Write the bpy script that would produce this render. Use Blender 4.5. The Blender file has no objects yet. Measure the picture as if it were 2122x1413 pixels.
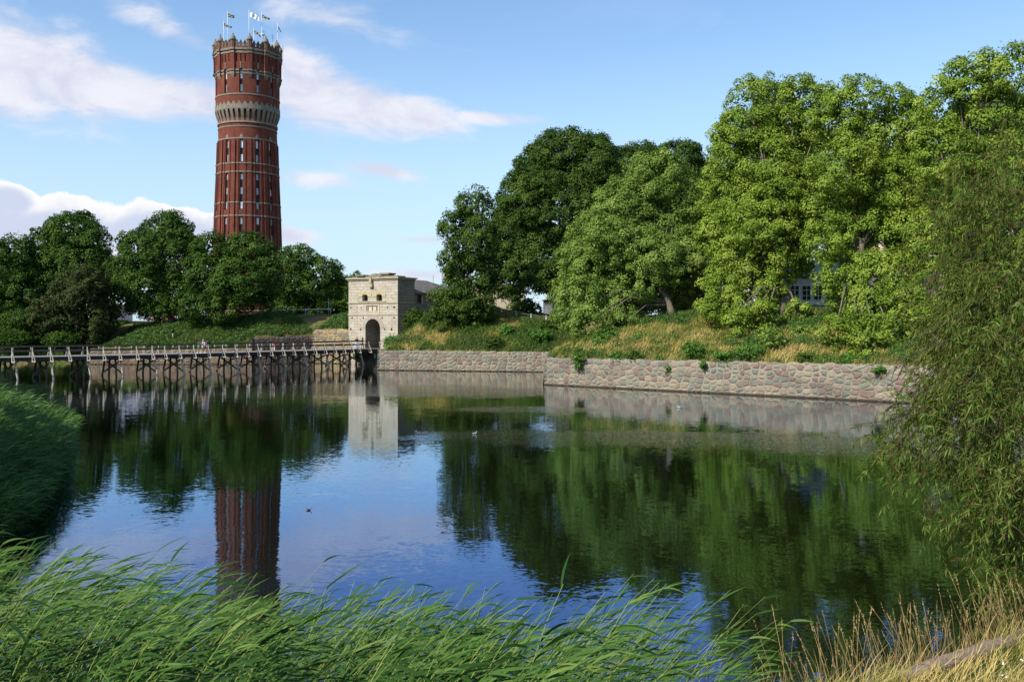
import bpy, math, random
import numpy as np
from mathutils import Vector, Matrix
R = math.radians
RNG = np.random.default_rng(7)
random.seed(7)
S = bpy.context.scene
COL = S.collection
F = 1950.0; CX = 1061.0; HY = 671.0; CZ = 6.2      # focal length in photo pixels, centre column, horizon row, eye height

def PT(px, py, d):
    return np.array([(px - CX) / F * d, d, CZ - (py - HY) / F * d])

# ------------------------------------------------------------------ camera
cam = bpy.data.cameras.new('camera'); co = bpy.data.objects.new('camera', cam); COL.objects.link(co)
co.location = (0, 0, CZ); co.rotation_euler = (R(90), 0, 0)
cam.sensor_width = 36; cam.lens = 36 * F / 2122; cam.clip_end = 6000; cam.clip_start = 0.1
cam.shift_y = (671 - 706.5) / 2122
S.camera = co
S.view_settings.view_transform = 'Standard'; S.view_settings.look = 'None'
S.view_settings.exposure = 0.3; S.view_settings.gamma = 1
S.cycles.use_denoising = True
S.cycles.max_bounces = 7; S.cycles.diffuse_bounces = 2; S.cycles.glossy_bounces = 3
S.cycles.transmission_bounces = 3; S.cycles.transparent_max_bounces = 4
S.cycles.caustics_reflective = False; S.cycles.caustics_refractive = False
S.cycles.sample_clamp_indirect = 4

# ------------------------------------------------------------------ sun and sky
SUN_AZ, SUN_EL = R(49), R(41)
sd = Vector((-math.sin(SUN_AZ) * math.cos(SUN_EL), -math.cos(SUN_AZ) * math.cos(SUN_EL), math.sin(SUN_EL)))
sl = bpy.data.lights.new('sun', 'SUN'); sl.energy = 5.0; sl.angle = R(0.55); sl.color = (1.0, 0.93, 0.80)
so = bpy.data.objects.new('sun', sl); COL.objects.link(so)
so.rotation_euler = sd.to_track_quat('Z', 'Y').to_euler(); so.location = (-40, -40, 60)

W = bpy.data.worlds.new('World'); S.world = W; W.use_nodes = True
nt = W.node_tree; nt.nodes.clear()
def N(t, typ, **kw):
    n = t.nodes.new(typ)
    for k, v in kw.items():
        if k.startswith('i_'):
            n.inputs[int(k[2:])].default_value = v
        else:
            setattr(n, k, v)
    return n
def math_(t, op, a, b=None, c=None, clamp=False):
    n = t.nodes.new('ShaderNodeMath'); n.operation = op; n.use_clamp = clamp
    for i, v in enumerate((a, b, c)):
        if v is None: continue
        if isinstance(v, (int, float)): n.inputs[i].default_value = v
        else: t.links.new(v, n.inputs[i])
    return n.outputs[0]
def ramp(t, fac, stops, interp='LINEAR'):
    n = t.nodes.new('ShaderNodeValToRGB'); e = n.color_ramp.elements; n.color_ramp.interpolation = interp
    while len(e) < len(stops): e.new(0.5)
    for i, (p, c) in enumerate(stops):
        e[i].position = p; e[i].color = (c[0], c[1], c[2], 1) if len(c) == 3 else c
    t.links.new(fac, n.inputs[0]); return n.outputs[0]
def mixc(t, fac, a, b, mode='MIX'):
    n = t.nodes.new('ShaderNodeMix'); n.data_type = 'RGBA'; n.blend_type = mode
    for sock, v in ((n.inputs[0], fac), (n.inputs[6], a), (n.inputs[7], b)):
        if isinstance(v, (int, float)): sock.default_value = v
        elif isinstance(v, tuple): sock.default_value = (v[0], v[1], v[2], 1)
        else: t.links.new(v, sock)
    return n.outputs[2]

sky = N(nt, 'ShaderNodeTexSky', sky_type='NISHITA', sun_disc=False)
sky.sun_elevation = SUN_EL; sky.sun_rotation = math.pi + SUN_AZ
sky.air_density = 1.0; sky.dust_density = 0.6; sky.ozone_density = 2.2; sky.altitude = 0
tc = N(nt, 'ShaderNodeTexCoord'); sp = N(nt, 'ShaderNodeSeparateXYZ'); nt.links.new(tc.outputs['Generated'], sp.inputs[0])
az = math_(nt, 'ARCTAN2', sp.outputs[0], sp.outputs[1])
hor = math_(nt, 'SQRT', math_(nt, 'ADD', math_(nt, 'MULTIPLY', sp.outputs[0], sp.outputs[0]), math_(nt, 'MULTIPLY', sp.outputs[1], sp.outputs[1])))
te = math_(nt, 'DIVIDE', sp.outputs[2], math_(nt, 'MAXIMUM', hor, 0.001))
uv = N(nt, 'ShaderNodeCombineXYZ'); nt.links.new(az, uv.inputs[0]); nt.links.new(te, uv.inputs[1])
def noise(t, vec, scale, detail=4, rough=0.55, dist=0.0, sc=None, dim='3D', color=False):
    if sc is not None:
        m = t.nodes.new('ShaderNodeMapping'); m.inputs['Scale'].default_value = sc; t.links.new(vec, m.inputs[0]); vec = m.outputs[0]
    n = t.nodes.new('ShaderNodeTexNoise'); n.noise_dimensions = dim
    n.inputs['Scale'].default_value = scale; n.inputs['Detail'].default_value = detail
    n.inputs['Roughness'].default_value = rough; n.inputs['Distortion'].default_value = dist
    t.links.new(vec, n.inputs['Vector']); return n.outputs['Color' if color else 'Fac']
# cloud banks as ellipses on the sphere of directions: (photo column, row, half width, half height, tilt, strength)
CL = [(-60, 130, 300, 125, -14, 1.0), (120, 150, 210, 95, -22, 1.0), (240, 185, 190, 62, -12, 1.0), (400, 205, 200, 50, -2, 1.0), (640, 190, 120, 85, -32, 1.0),
      (730, 215, 200, 66, -14, 1.0), (850, 236, 130, 46, -14, 1.0), (590, 130, 50, 60, -40, 0.8), (520, 200, 120, 50, 0, 1.0), (1010, 245, 130, 14, -3, 0.6),
      (360, 65, 110, 28, -22, 0.40), (700, 40, 150, 30, -10, 0.30), (790, 352, 90, 22, -8, 0.8), (650, 372, 110, 18, 0, 0.45),
      (890, 497, 80, 9, 0, 0.5), (600, 488, 70, 24, -8, 0.9), (-150, 100, 260, 180, 0, 1.0), (870, 570, 110, 16, 0, 0.6), (230, 560, 300, 60, 0, 0.6)]
CU = [(-30, 480, 170, 118, 0, 1.0), (130, 480, 190, 82, 0, 1.0), (300, 490, 190, 72, 0, 1.0), (420, 500, 130, 62, 0, 1.0), (20, 415, 90, 40, -10, 1.0), (-300, 470, 300, 120, 0, 1)]
def mask(lst):
    out = None
    for (px, py, rx, ry, tilt, st) in lst:
        a = math.atan((px - CX) / F); c = math.cos(a)
        m = N(nt, 'ShaderNodeMapping', vector_type='TEXTURE')
        m.inputs['Location'].default_value = (a, (HY - py) / F * c, 0)
        m.inputs['Rotation'].default_value = (0, 0, R(tilt))
        m.inputs['Scale'].default_value = (rx / F * c * c, ry / F * c, 1)
        nt.links.new(uv.outputs[0], m.inputs[0])
        l = N(nt, 'ShaderNodeVectorMath', operation='LENGTH'); nt.links.new(m.outputs[0], l.inputs[0])
        v = math_(nt, 'MULTIPLY', math_(nt, 'SUBTRACT', 1.0, l.outputs['Value']), st)
        v = math_(nt, 'MAXIMUM', v, -0.8)
        out = v if out is None else math_(nt, 'MAXIMUM', out, v)
    return out
def sstep(t, v, a, b):
    n = t.nodes.new('ShaderNodeMapRange'); n.interpolation_type = 'SMOOTHSTEP'
    n.inputs[1].default_value = a; n.inputs[2].default_value = b; t.links.new(v, n.inputs[0]); return n.outputs[0]
n1 = noise(nt, uv.outputs[0], 11, 7, 0.6, 0.3, (1, 2.2, 1), '2D')
n2 = noise(nt, uv.outputs[0], 22, 6, 0.55, 0.2, (1, 1.4, 1), '2D')
d1 = math_(nt, 'ADD', mask(CL), math_(nt, 'MULTIPLY', math_(nt, 'SUBTRACT', n1, 0.5), 1.1))
d1 = math_(nt, 'MULTIPLY', sstep(nt, d1, -0.15, 0.55), 0.93)
d2 = math_(nt, 'ADD', mask(CU), math_(nt, 'MULTIPLY', math_(nt, 'SUBTRACT', n2, 0.5), 0.75))
d2m = sstep(nt, d2, 0.0, 0.10)
# streaks of thin cloud everywhere and whiter air near the horizon
n3 = noise(nt, uv.outputs[0], 5, 6, 0.65, 0.5, (1, 3.5, 1), '2D')
thin = math_(nt, 'MULTIPLY', sstep(nt, n3, 0.5, 0.85), 0.14)
low = math_(nt, 'MULTIPLY', sstep(nt, te, 0.34, 0.0), 0.80)
thin = math_(nt, 'MAXIMUM', thin, low)
skyb = mixc(nt, 1.0, sky.outputs[0], (1.22, 1.33, 1.38), 'MULTIPLY')
skyc = mixc(nt, thin, skyb, (4.15, 5.45, 6.5))
cc1 = mixc(nt, sstep(nt, n1, 0.35, 0.7), (4.7, 4.9, 5.9), (6.1, 6.1, 6.6))
skyc = mixc(nt, d1, skyc, cc1)
cc2 = mixc(nt, sstep(nt, d2, 0.05, 0.62), (7.0, 6.9, 6.9), (4.3, 4.7, 5.9))
skyc = mixc(nt, math_(nt, 'MULTIPLY', d2m, 0.96), skyc, cc2)
bg = N(nt, 'ShaderNodeBackground'); bg.inputs[1].default_value = 0.12
nt.links.new(skyc, bg.inputs[0]); wo = N(nt, 'ShaderNodeOutputWorld'); nt.links.new(bg.outputs[0], wo.inputs[0])
W.cycles.sampling_method = 'NONE'

# ------------------------------------------------------------------ materials
def mat(name, base=(0.5, 0.5, 0.5), rough=0.8, spec=0.3, metal=0.0):
    m = bpy.data.materials.new(name); m.use_nodes = True
    b = m.node_tree.nodes['Principled BSDF']
    b.inputs['Base Color'].default_value = (*base, 1); b.inputs['Roughness'].default_value = rough
    b.inputs['Specular IOR Level'].default_value = spec; b.inputs['Metallic'].default_value = metal
    return m, m.node_tree, b
def mottled(name, c1, c2, scale=2.0, rough=0.85, bump=0.0, sc=None, detail=6, c3=None, metal=0.0, spec=0.3):
    m, t, b = mat(name, c1, rough, spec, metal)
    g = t.nodes.new('ShaderNodeTexCoord')
    n = noise(t, g.outputs['Object'], scale, detail, 0.6, 0.2, sc)
    st = [(0.3, c1), (0.7, c2)] if c3 is None else [(0.25, c1), (0.5, c2), (0.75, c3)]
    t.links.new(ramp(t, n, st), b.inputs['Base Color'])
    if bump:
        bu = t.nodes.new('ShaderNodeBump'); bu.inputs['Distance'].default_value = bump; t.links.new(n, bu.inputs['Height']); t.links.new(bu.outputs[0], b.inputs['Normal'])
    return m
def leafmat(name, dark, mid, light, trans=0.3, patch=0.35, rough=0.65, spec=0.05):
    """foliage: every leaf has a random tone; whole sprays differ a little in hue"""
    m, t, b = mat(name, mid, rough, spec)
    a = t.nodes.new('ShaderNodeAttribute'); a.attribute_name = 'tone'
    g = t.nodes.new('ShaderNodeNewGeometry')
    n = noise(t, g.outputs['Position'], patch, 3, 0.6)
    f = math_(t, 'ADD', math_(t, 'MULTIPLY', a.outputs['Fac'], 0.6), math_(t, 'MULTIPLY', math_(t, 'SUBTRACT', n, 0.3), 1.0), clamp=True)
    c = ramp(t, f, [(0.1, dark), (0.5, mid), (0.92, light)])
    t.links.new(c, b.inputs['Base Color'])
    tr = t.nodes.new('ShaderNodeBsdfTranslucent')
    t.links.new(mixc(t, 1.0, c, (1.25, 1.35, 0.6), 'MULTIPLY'), tr.inputs[0])
    mx = t.nodes.new('ShaderNodeMixShader'); mx.inputs[0].default_value = trans * 0.65
    t.links.new(b.outputs[0], mx.inputs[1]); t.links.new(tr.outputs[0], mx.inputs[2])
    t.links.new(mx.outputs[0], t.nodes['Material Output'].inputs[0])
    return m
def tonemat(name, stops, trans=0.2, rough=0.6, spec=0.25):
    m, t, b = mat(name, stops[0][1], rough, spec)
    a = t.nodes.new('ShaderNodeAttribute'); a.attribute_name = 'tone'
    c = ramp(t, a.outputs['Fac'], stops)
    t.links.new(c, b.inputs['Base Color'])
    tr = t.nodes.new('ShaderNodeBsdfTranslucent'); t.links.new(c, tr.inputs[0])
    mx = t.nodes.new('ShaderNodeMixShader'); mx.inputs[0].default_value = trans
    t.links.new(b.outputs[0], mx.inputs[1]); t.links.new(tr.outputs[0], mx.inputs[2])
    t.links.new(mx.outputs[0], t.nodes['Material Output'].inputs[0])
    return m
M = {}
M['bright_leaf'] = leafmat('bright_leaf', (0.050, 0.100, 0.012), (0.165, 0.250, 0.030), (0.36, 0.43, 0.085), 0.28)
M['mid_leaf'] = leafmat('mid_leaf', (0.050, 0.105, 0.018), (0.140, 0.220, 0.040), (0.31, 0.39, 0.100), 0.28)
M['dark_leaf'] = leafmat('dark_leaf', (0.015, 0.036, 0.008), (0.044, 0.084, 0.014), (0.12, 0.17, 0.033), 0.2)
M['far_leaf'] = leafmat('far_leaf', (0.013, 0.036, 0.008), (0.042, 0.088, 0.014), (0.11, 0.17, 0.030), 0.2)  # leaf colour darkened to carry the cloud shade on the left trees
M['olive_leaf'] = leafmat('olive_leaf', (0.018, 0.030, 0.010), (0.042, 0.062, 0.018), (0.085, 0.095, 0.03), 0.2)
M['willow_leaf'] = leafmat('willow_leaf', (0.022, 0.040, 0.006), (0.072, 0.118, 0.018), (0.18, 0.25, 0.055), 0.25, 0.8)
M['willow_dry'] = leafmat('willow_dry', (0.07, 0.035, 0.018), (0.12, 0.065, 0.03), (0.16, 0.11, 0.05), 0.2, 0.8)
M['bush_leaf'] = leafmat('bush_leaf', (0.035, 0.085, 0.016), (0.08, 0.18, 0.03), (0.16, 0.28, 0.05), 0.25, 0.8)
M['reed_leaf'] = tonemat('reed_leaf', [(0.0, (0.010, 0.032, 0.006)), (0.45, (0.030, 0.082, 0.013)), (0.78, (0.085, 0.165, 0.032)), (1.0, (0.26, 0.30, 0.075))], 0.16, 0.6, 0.10)
M['reed_far'] = tonemat('reed_far', [(0.0, (0.022, 0.058, 0.010)), (0.6, (0.070, 0.160, 0.024)), (1.0, (0.15, 0.27, 0.045))], 0.25, 0.5)
M['dry_grass'] = tonemat('dry_grass', [(0.0, (0.20, 0.13, 0.05)), (0.5, (0.36, 0.25, 0.10)), (1.0, (0.52, 0.40, 0.20))], 0.25, 0.6)
M['bank_grass'] = tonemat('bank_grass', [(0.0, (0.035, 0.075, 0.012)), (0.30, (0.10, 0.16, 0.022)), (0.52, (0.34, 0.29, 0.06)), (1.0, (0.60, 0.44, 0.18))], 0.2, 0.7)
M['weed_leaf'] = tonemat('weed_leaf', [(0.0, (0.022, 0.065, 0.012)), (0.6, (0.065, 0.155, 0.026)), (1.0, (0.16, 0.23, 0.03))], 0.25, 0.5)
M['bark'] = mottled('bark', (0.065, 0.055, 0.042), (0.19, 0.155, 0.115), 3.0, 0.9, 0.03, (1, 1, 0.25))
M['dark_bark'] = mottled('dark_bark', (0.035, 0.030, 0.024), (0.09, 0.075, 0.055), 3.0, 0.9, 0.03, (1, 1, 0.25))
M['wood_pale'] = mottled('wood_pale', (0.26, 0.24, 0.20), (0.50, 0.46, 0.38), 5.0, 0.85, 0.004, (1, 1, 0.3))
M['wood_dark'] = mottled('wood_dark', (0.022, 0.019, 0.017), (0.060, 0.050, 0.042), 4.0, 0.85, 0.004)
M['wood_deck'] = mottled('wood_deck', (0.16, 0.14, 0.13), (0.34, 0.30, 0.28), 6.0, 0.8, 0.004)
M['wood_rail'] = mottled('wood_rail', (0.045, 0.038, 0.032), (0.11, 0.095, 0.075), 5.0, 0.8, 0.002)
M['wood_pile'] = mottled('wood_pile', (0.040, 0.032, 0.026), (0.20, 0.165, 0.13), 1.2, 0.85, 0.01, (1, 1, 0.5))
M['sandstone'] = mottled('sandstone', (0.42, 0.36, 0.27), (0.58, 0.51, 0.38), 1.4, 0.9, 0.02)
M['granite_kerb'] = mottled('granite_kerb', (0.06, 0.05, 0.04), (0.22, 0.155, 0.12), 6.0, 0.95, 0.03, c3=(0.17, 0.15, 0.10), detail=9)
M['tower_stone'] = mottled('tower_stone', (0.15, 0.13, 0.105), (0.235, 0.205, 0.17), 1.2, 0.9, 0.01)
M['glass'] = mat('glass', (0.24, 0.27, 0.31), 0.06, 1.0)[0]  # blue-grey base colour holds the sky mirrored in the panes
M['glint_glass'] = mat('glint_glass', (0.62, 0.66, 0.72), 0.06, 1.0)[0]  # pale base colour paints the sky glints on some panes
M['frame_and_shade'] = mottled('frame_and_shade', (0.018, 0.013, 0.010), (0.032, 0.024, 0.018), 2.0, 0.6)
M['white_paint'] = mottled('white_paint', (0.60, 0.60, 0.58), (0.76, 0.75, 0.72), 3.0, 0.6)
M['pavilion_white'] = mottled('pavilion_white', (0.74, 0.73, 0.70), (0.86, 0.85, 0.82), 2.0, 0.6)  # whiter than the other white paint, standing in for sunlight on the pavilion
M['iron'] = mat('iron', (0.03, 0.03, 0.032), 0.5, 0.4, 0.4)[0]
M['galvanised'] = mat('galvanised', (0.45, 0.46, 0.46), 0.45, 0.4, 0.3)[0]
M['roof_slate'] = mottled('roof_slate', (0.07, 0.065, 0.055), (0.21, 0.19, 0.165), 1.6, 0.8, 0.03, (1, 1, 2))
M['roof_tile'] = mottled('roof_tile', (0.22, 0.055, 0.030), (0.36, 0.10, 0.055), 2.0, 0.8, 0.02)
M['red_brick_wall'] = mottled('red_brick_wall', (0.24, 0.065, 0.038), (0.34, 0.10, 0.055), 3.0, 0.9)
M['copper_roof'] = mottled('copper_roof', (0.22, 0.27, 0.23), (0.34, 0.40, 0.35), 2.0, 0.6)
M['grey_panel'] = mottled('grey_panel', (0.05, 0.052, 0.065), (0.14, 0.15, 0.17), 0.9, 0.7)
M['brown_stone'] = mottled('brown_stone', (0.10, 0.07, 0.06), (0.19, 0.15, 0.13), 2.5, 0.9, 0.02)
M['blue_cloth'] = mat('blue_cloth', (0.05, 0.09, 0.34), 0.8)[0]
M['flag_blue'] = mat('flag_blue', (0.008, 0.03, 0.11), 0.8)[0]
M['flag_yellow'] = mat('flag_yellow', (0.62, 0.46, 0.04), 0.8)[0]
M['flag_white'] = mat('flag_white', (0.78, 0.78, 0.82), 0.8)[0]
M['flag_teal'] = mat('flag_teal', (0.02, 0.30, 0.28), 0.8)[0]
M['flag_lilac'] = mat('flag_lilac', (0.45, 0.42, 0.62), 0.8)[0]
M['asphalt_path'] = mottled('asphalt_path', (0.15, 0.135, 0.14), (0.21, 0.19, 0.19), 4.0, 0.9)

def brickmat():
    m, t, b = mat('tower_brick', (0.2, 0.05, 0.03), 0.9, 0.2)
    u = t.nodes.new('ShaderNodeUVMap')
    br = t.nodes.new('ShaderNodeTexBrick'); br.inputs['Scale'].default_value = 1.0
    br.inputs['Brick Width'].default_value = 0.28; br.inputs['Row Height'].default_value = 0.09; br.inputs['Mortar Size'].default_value = 0.008
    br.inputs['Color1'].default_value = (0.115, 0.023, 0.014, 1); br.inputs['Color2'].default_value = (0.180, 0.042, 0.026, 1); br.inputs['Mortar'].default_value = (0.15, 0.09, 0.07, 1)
    t.links.new(u.outputs[0], br.inputs[0])
    n = noise(t, u.outputs[0], 0.6, 6, 0.65, 0.3, (1, 0.5, 1))
    n2 = noise(t, u.outputs[0], 3.0, 4, 0.7, 0, (1, 2.5, 1))
    f = math_(t, 'MULTIPLY', math_(t, 'ADD', n, n2), 0.5)
    c = mixc(t, 1.0, br.outputs[0], ramp(t, f, [(0.32, (0.45, 0.46, 0.50)), (0.5, (0.95, 0.95, 0.95)), (0.66, (1.45, 1.38, 1.25))]), 'MULTIPLY')
    t.links.new(c, b.inputs['Base Color']); return m
M['tower_brick'] = brickmat()  # brick kept dark to hold the tower's cloud shade in its colour

def ashlar(name, c1, c2, mortar, lichen):
    m, t, b = mat(name, c1, 0.9, 0.2)
    u = t.nodes.new('ShaderNodeUVMap')
    br = t.nodes.new('ShaderNodeTexBrick'); br.inputs['Scale'].default_value = 1.0
    br.inputs['Brick Width'].default_value = 1.2; br.inputs['Row Height'].default_value = 0.44; br.inputs['Mortar Size'].default_value = 0.013
    br.inputs['Mortar Smooth'].default_value = 0.4; br.inputs['Bias'].default_value = 0.0
    br.inputs['Color1'].default_value = (*c1, 1); br.inputs['Color2'].default_value = (*c2, 1); br.inputs['Mortar'].default_value = (*mortar, 1)
    w = noise(t, u.outputs[0], 1.2, 3, 0.6, color=True)
    av = t.nodes.new('ShaderNodeVectorMath'); av.operation = 'MULTIPLY_ADD'; av.inputs[1].default_value = (0.10, 0.07, 0)
    t.links.new(w, av.inputs[0]); t.links.new(u.outputs[0], av.inputs[2]); t.links.new(av.outputs[0], br.inputs[0])
    n = noise(t, u.outputs[0], 1.0, 7, 0.68, 0.4)
    c = mixc(t, 1.0, br.outputs[0], ramp(t, n, [(0.3, (0.74, 0.72, 0.70)), (0.55, (1.0, 1.0, 0.98)), (0.75, (1.10, 1.02, 0.92))]), 'MULTIPLY')
    # damp stain and lichen streaks
    n2 = noise(t, u.outputs[0], 1.6, 6, 0.7, 0.6, (1.6, 0.8, 1))
    c = mixc(t, ramp(t, n2, [(0.60, (0, 0, 0)), (0.70, (0.75, 0.75, 0.75))]), c, lichen)
    n3 = noise(t, u.outputs[0], 3.0, 6, 0.75, 0.8, (1.0, 1.2, 1))
    c = mixc(t, ramp(t, n3, [(0.62, (0, 0, 0)), (0.68, (0.75, 0.75, 0.75))]), c, (0.10, 0.085, 0.055))
    t.links.new(c, b.inputs['Base Color'])
    bu = t.nodes.new('ShaderNodeBump'); bu.inputs['Distance'].default_value = 0.03
    t.links.new(math_(t, 'SUBTRACT', n3, br.outputs['Fac']), bu.inputs['Height']); t.links.new(bu.outputs[0], b.inputs['Normal'])
    return m
M['limestone'] = ashlar('limestone', (0.40, 0.36, 0.295), (0.48, 0.435, 0.36), (0.32, 0.275, 0.21), (0.40, 0.27, 0.15))
M['limestone_shaded'] = ashlar('limestone_shaded', (0.23, 0.205, 0.17), (0.31, 0.285, 0.24), (0.16, 0.14, 0.11), (0.14, 0.12, 0.08))  # limestone copy darkened with the shade of side, hall and passage

def rubble(name, tint=(1, 1, 1), mort=(0.46, 0.40, 0.32), lich=0.0, sx=1.30, sy=2.1):
    """field stones in pale mortar: one voronoi cell is one stone, mapped in metres along the wall"""
    m, t, b = mat(name, (0.4, 0.3, 0.25), 0.9, 0.25)
    u = t.nodes.new('ShaderNodeUVMap')
    w = noise(t, u.outputs[0], 1.3, 3, 0.6, color=True)
    av = t.nodes.new('ShaderNodeVectorMath'); av.operation = 'MULTIPLY_ADD'; av.inputs[1].default_value = (0.30, 0.22, 0)
    t.links.new(w, av.inputs[0]); t.links.new(u.outputs[0], av.inputs[2])
    mp = t.nodes.new('ShaderNodeMapping'); mp.inputs['Scale'].default_value = (sx, sy, 1); t.links.new(av.outputs[0], mp.inputs[0])
    def vor(feature, scale=1.0, rnd=0.70):
        v = t.nodes.new('ShaderNodeTexVoronoi'); v.voronoi_dimensions = '2D'; v.feature = feature
        v.inputs['Scale'].default_value = scale; v.inputs['Randomness'].default_value = rnd; t.links.new(mp.outputs[0], v.inputs['Vector']); return v
    v1 = vor('F1'); v2 = vor('DISTANCE_TO_EDGE')
    ed = v2.outputs['Distance']
    fine = noise(t, u.outputs[0], 7, 5, 0.7)
    ed2 = math_(t, 'ADD', ed, math_(t, 'MULTIPLY', math_(t, 'SUBTRACT', fine, 0.5), 0.07))
    patch = noise(t, u.outputs[0], 0.45, 3, 0.6, 0.5, (1, 1.6, 1))
    wid = math_(t, 'MULTIPLY_ADD', sstep(t, patch, 0.45, 0.68), 0.10, 0.018)
    stone = sstep(t, math_(t, 'SUBTRACT', ed2, wid), -0.012, 0.02)
    sp2 = t.nodes.new('ShaderNodeSeparateColor'); t.links.new(v1.outputs['Color'], sp2.inputs[0])
    def T(c): return tuple(c[i] * tint[i] for i in range(3))
    sc = ramp(t, sp2.outputs[0], [(0.0, T((0.25, 0.185, 0.155))), (0.22, T((0.31, 0.24, 0.19))), (0.40, T((0.21, 0.195, 0.17))), (0.55, T((0.35, 0.275, 0.21))), (0.70, T((0.24, 0.155, 0.135))), (0.82, T((0.27, 0.245, 0.195))), (1.0, T((0.155, 0.145, 0.135)))], 'CONSTANT')
    sc = mixc(t, 1.0, sc, ramp(t, fine, [(0.3, (0.78, 0.78, 0.78)), (0.7, (1.18, 1.15, 1.12))]), 'MULTIPLY')
    mo = mixc(t, fine, T((mort[0] * 0.75, mort[1] * 0.72, mort[2] * 0.68)), T(mort))
    c = mixc(t, stone, mo, sc)
    if lich:
        l = noise(t, u.outputs[0], 1.0, 5, 0.7, 0.5)
        c = mixc(t, ramp(t, l, [(0.45, (0, 0, 0)), (0.65, (lich, lich, lich))]), c, (0.44, 0.33, 0.10))
    big = noise(t, u.outputs[0], 0.35, 5, 0.65, 0.6, (1, 1.5, 1)); c = mixc(t, 1.0, c, ramp(t, big, [(0.3, (0.66, 0.66, 0.68)), (0.5, (0.98, 0.97, 0.95)), (0.7, (1.12, 1.08, 1.0))]), 'MULTIPLY')
    # wet foot of the wall
    s3 = t.nodes.new('ShaderNodeSeparateXYZ'); t.links.new(u.outputs[0], s3.inputs[0])
    wet = sstep(t, math_(t, 'ADD', s3.outputs[1], math_(t, 'MULTIPLY', fine, 0.16)), 0.30, 0.14)
    c = mixc(t, wet, c, (0.045, 0.036, 0.024))
    t.links.new(c, b.inputs['Base Color'])
    bu = t.nodes.new('ShaderNodeBump'); bu.inputs['Distance'].default_value = 0.10
    h = math_(t, 'ADD', math_(t, 'MULTIPLY', math_(t, 'MINIMUM', math_(t, 'SUBTRACT', ed2, wid), 0.22), 3.0), math_(t, 'MULTIPLY', fine, 0.18))
    t.links.new(h, bu.inputs['Height']); t.links.new(bu.outputs[0], b.inputs['Normal'])
    return m
M['rubble'] = rubble('rubble_stone', (0.76, 0.83, 0.83), (0.42, 0.37, 0.29), sx=1.5, sy=2.05)
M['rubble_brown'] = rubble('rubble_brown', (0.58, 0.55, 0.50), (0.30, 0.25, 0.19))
M['rubble_shaded'] = rubble('rubble_shaded', (0.42, 0.40, 0.42), (0.20, 0.18, 0.17))  # rubble copy darkened with the shade of walls turned from the sun
M['rubble_gold'] = rubble('rubble_gold', (0.80, 0.78, 0.74), (0.52, 0.44, 0.27), 0.55)

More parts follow.
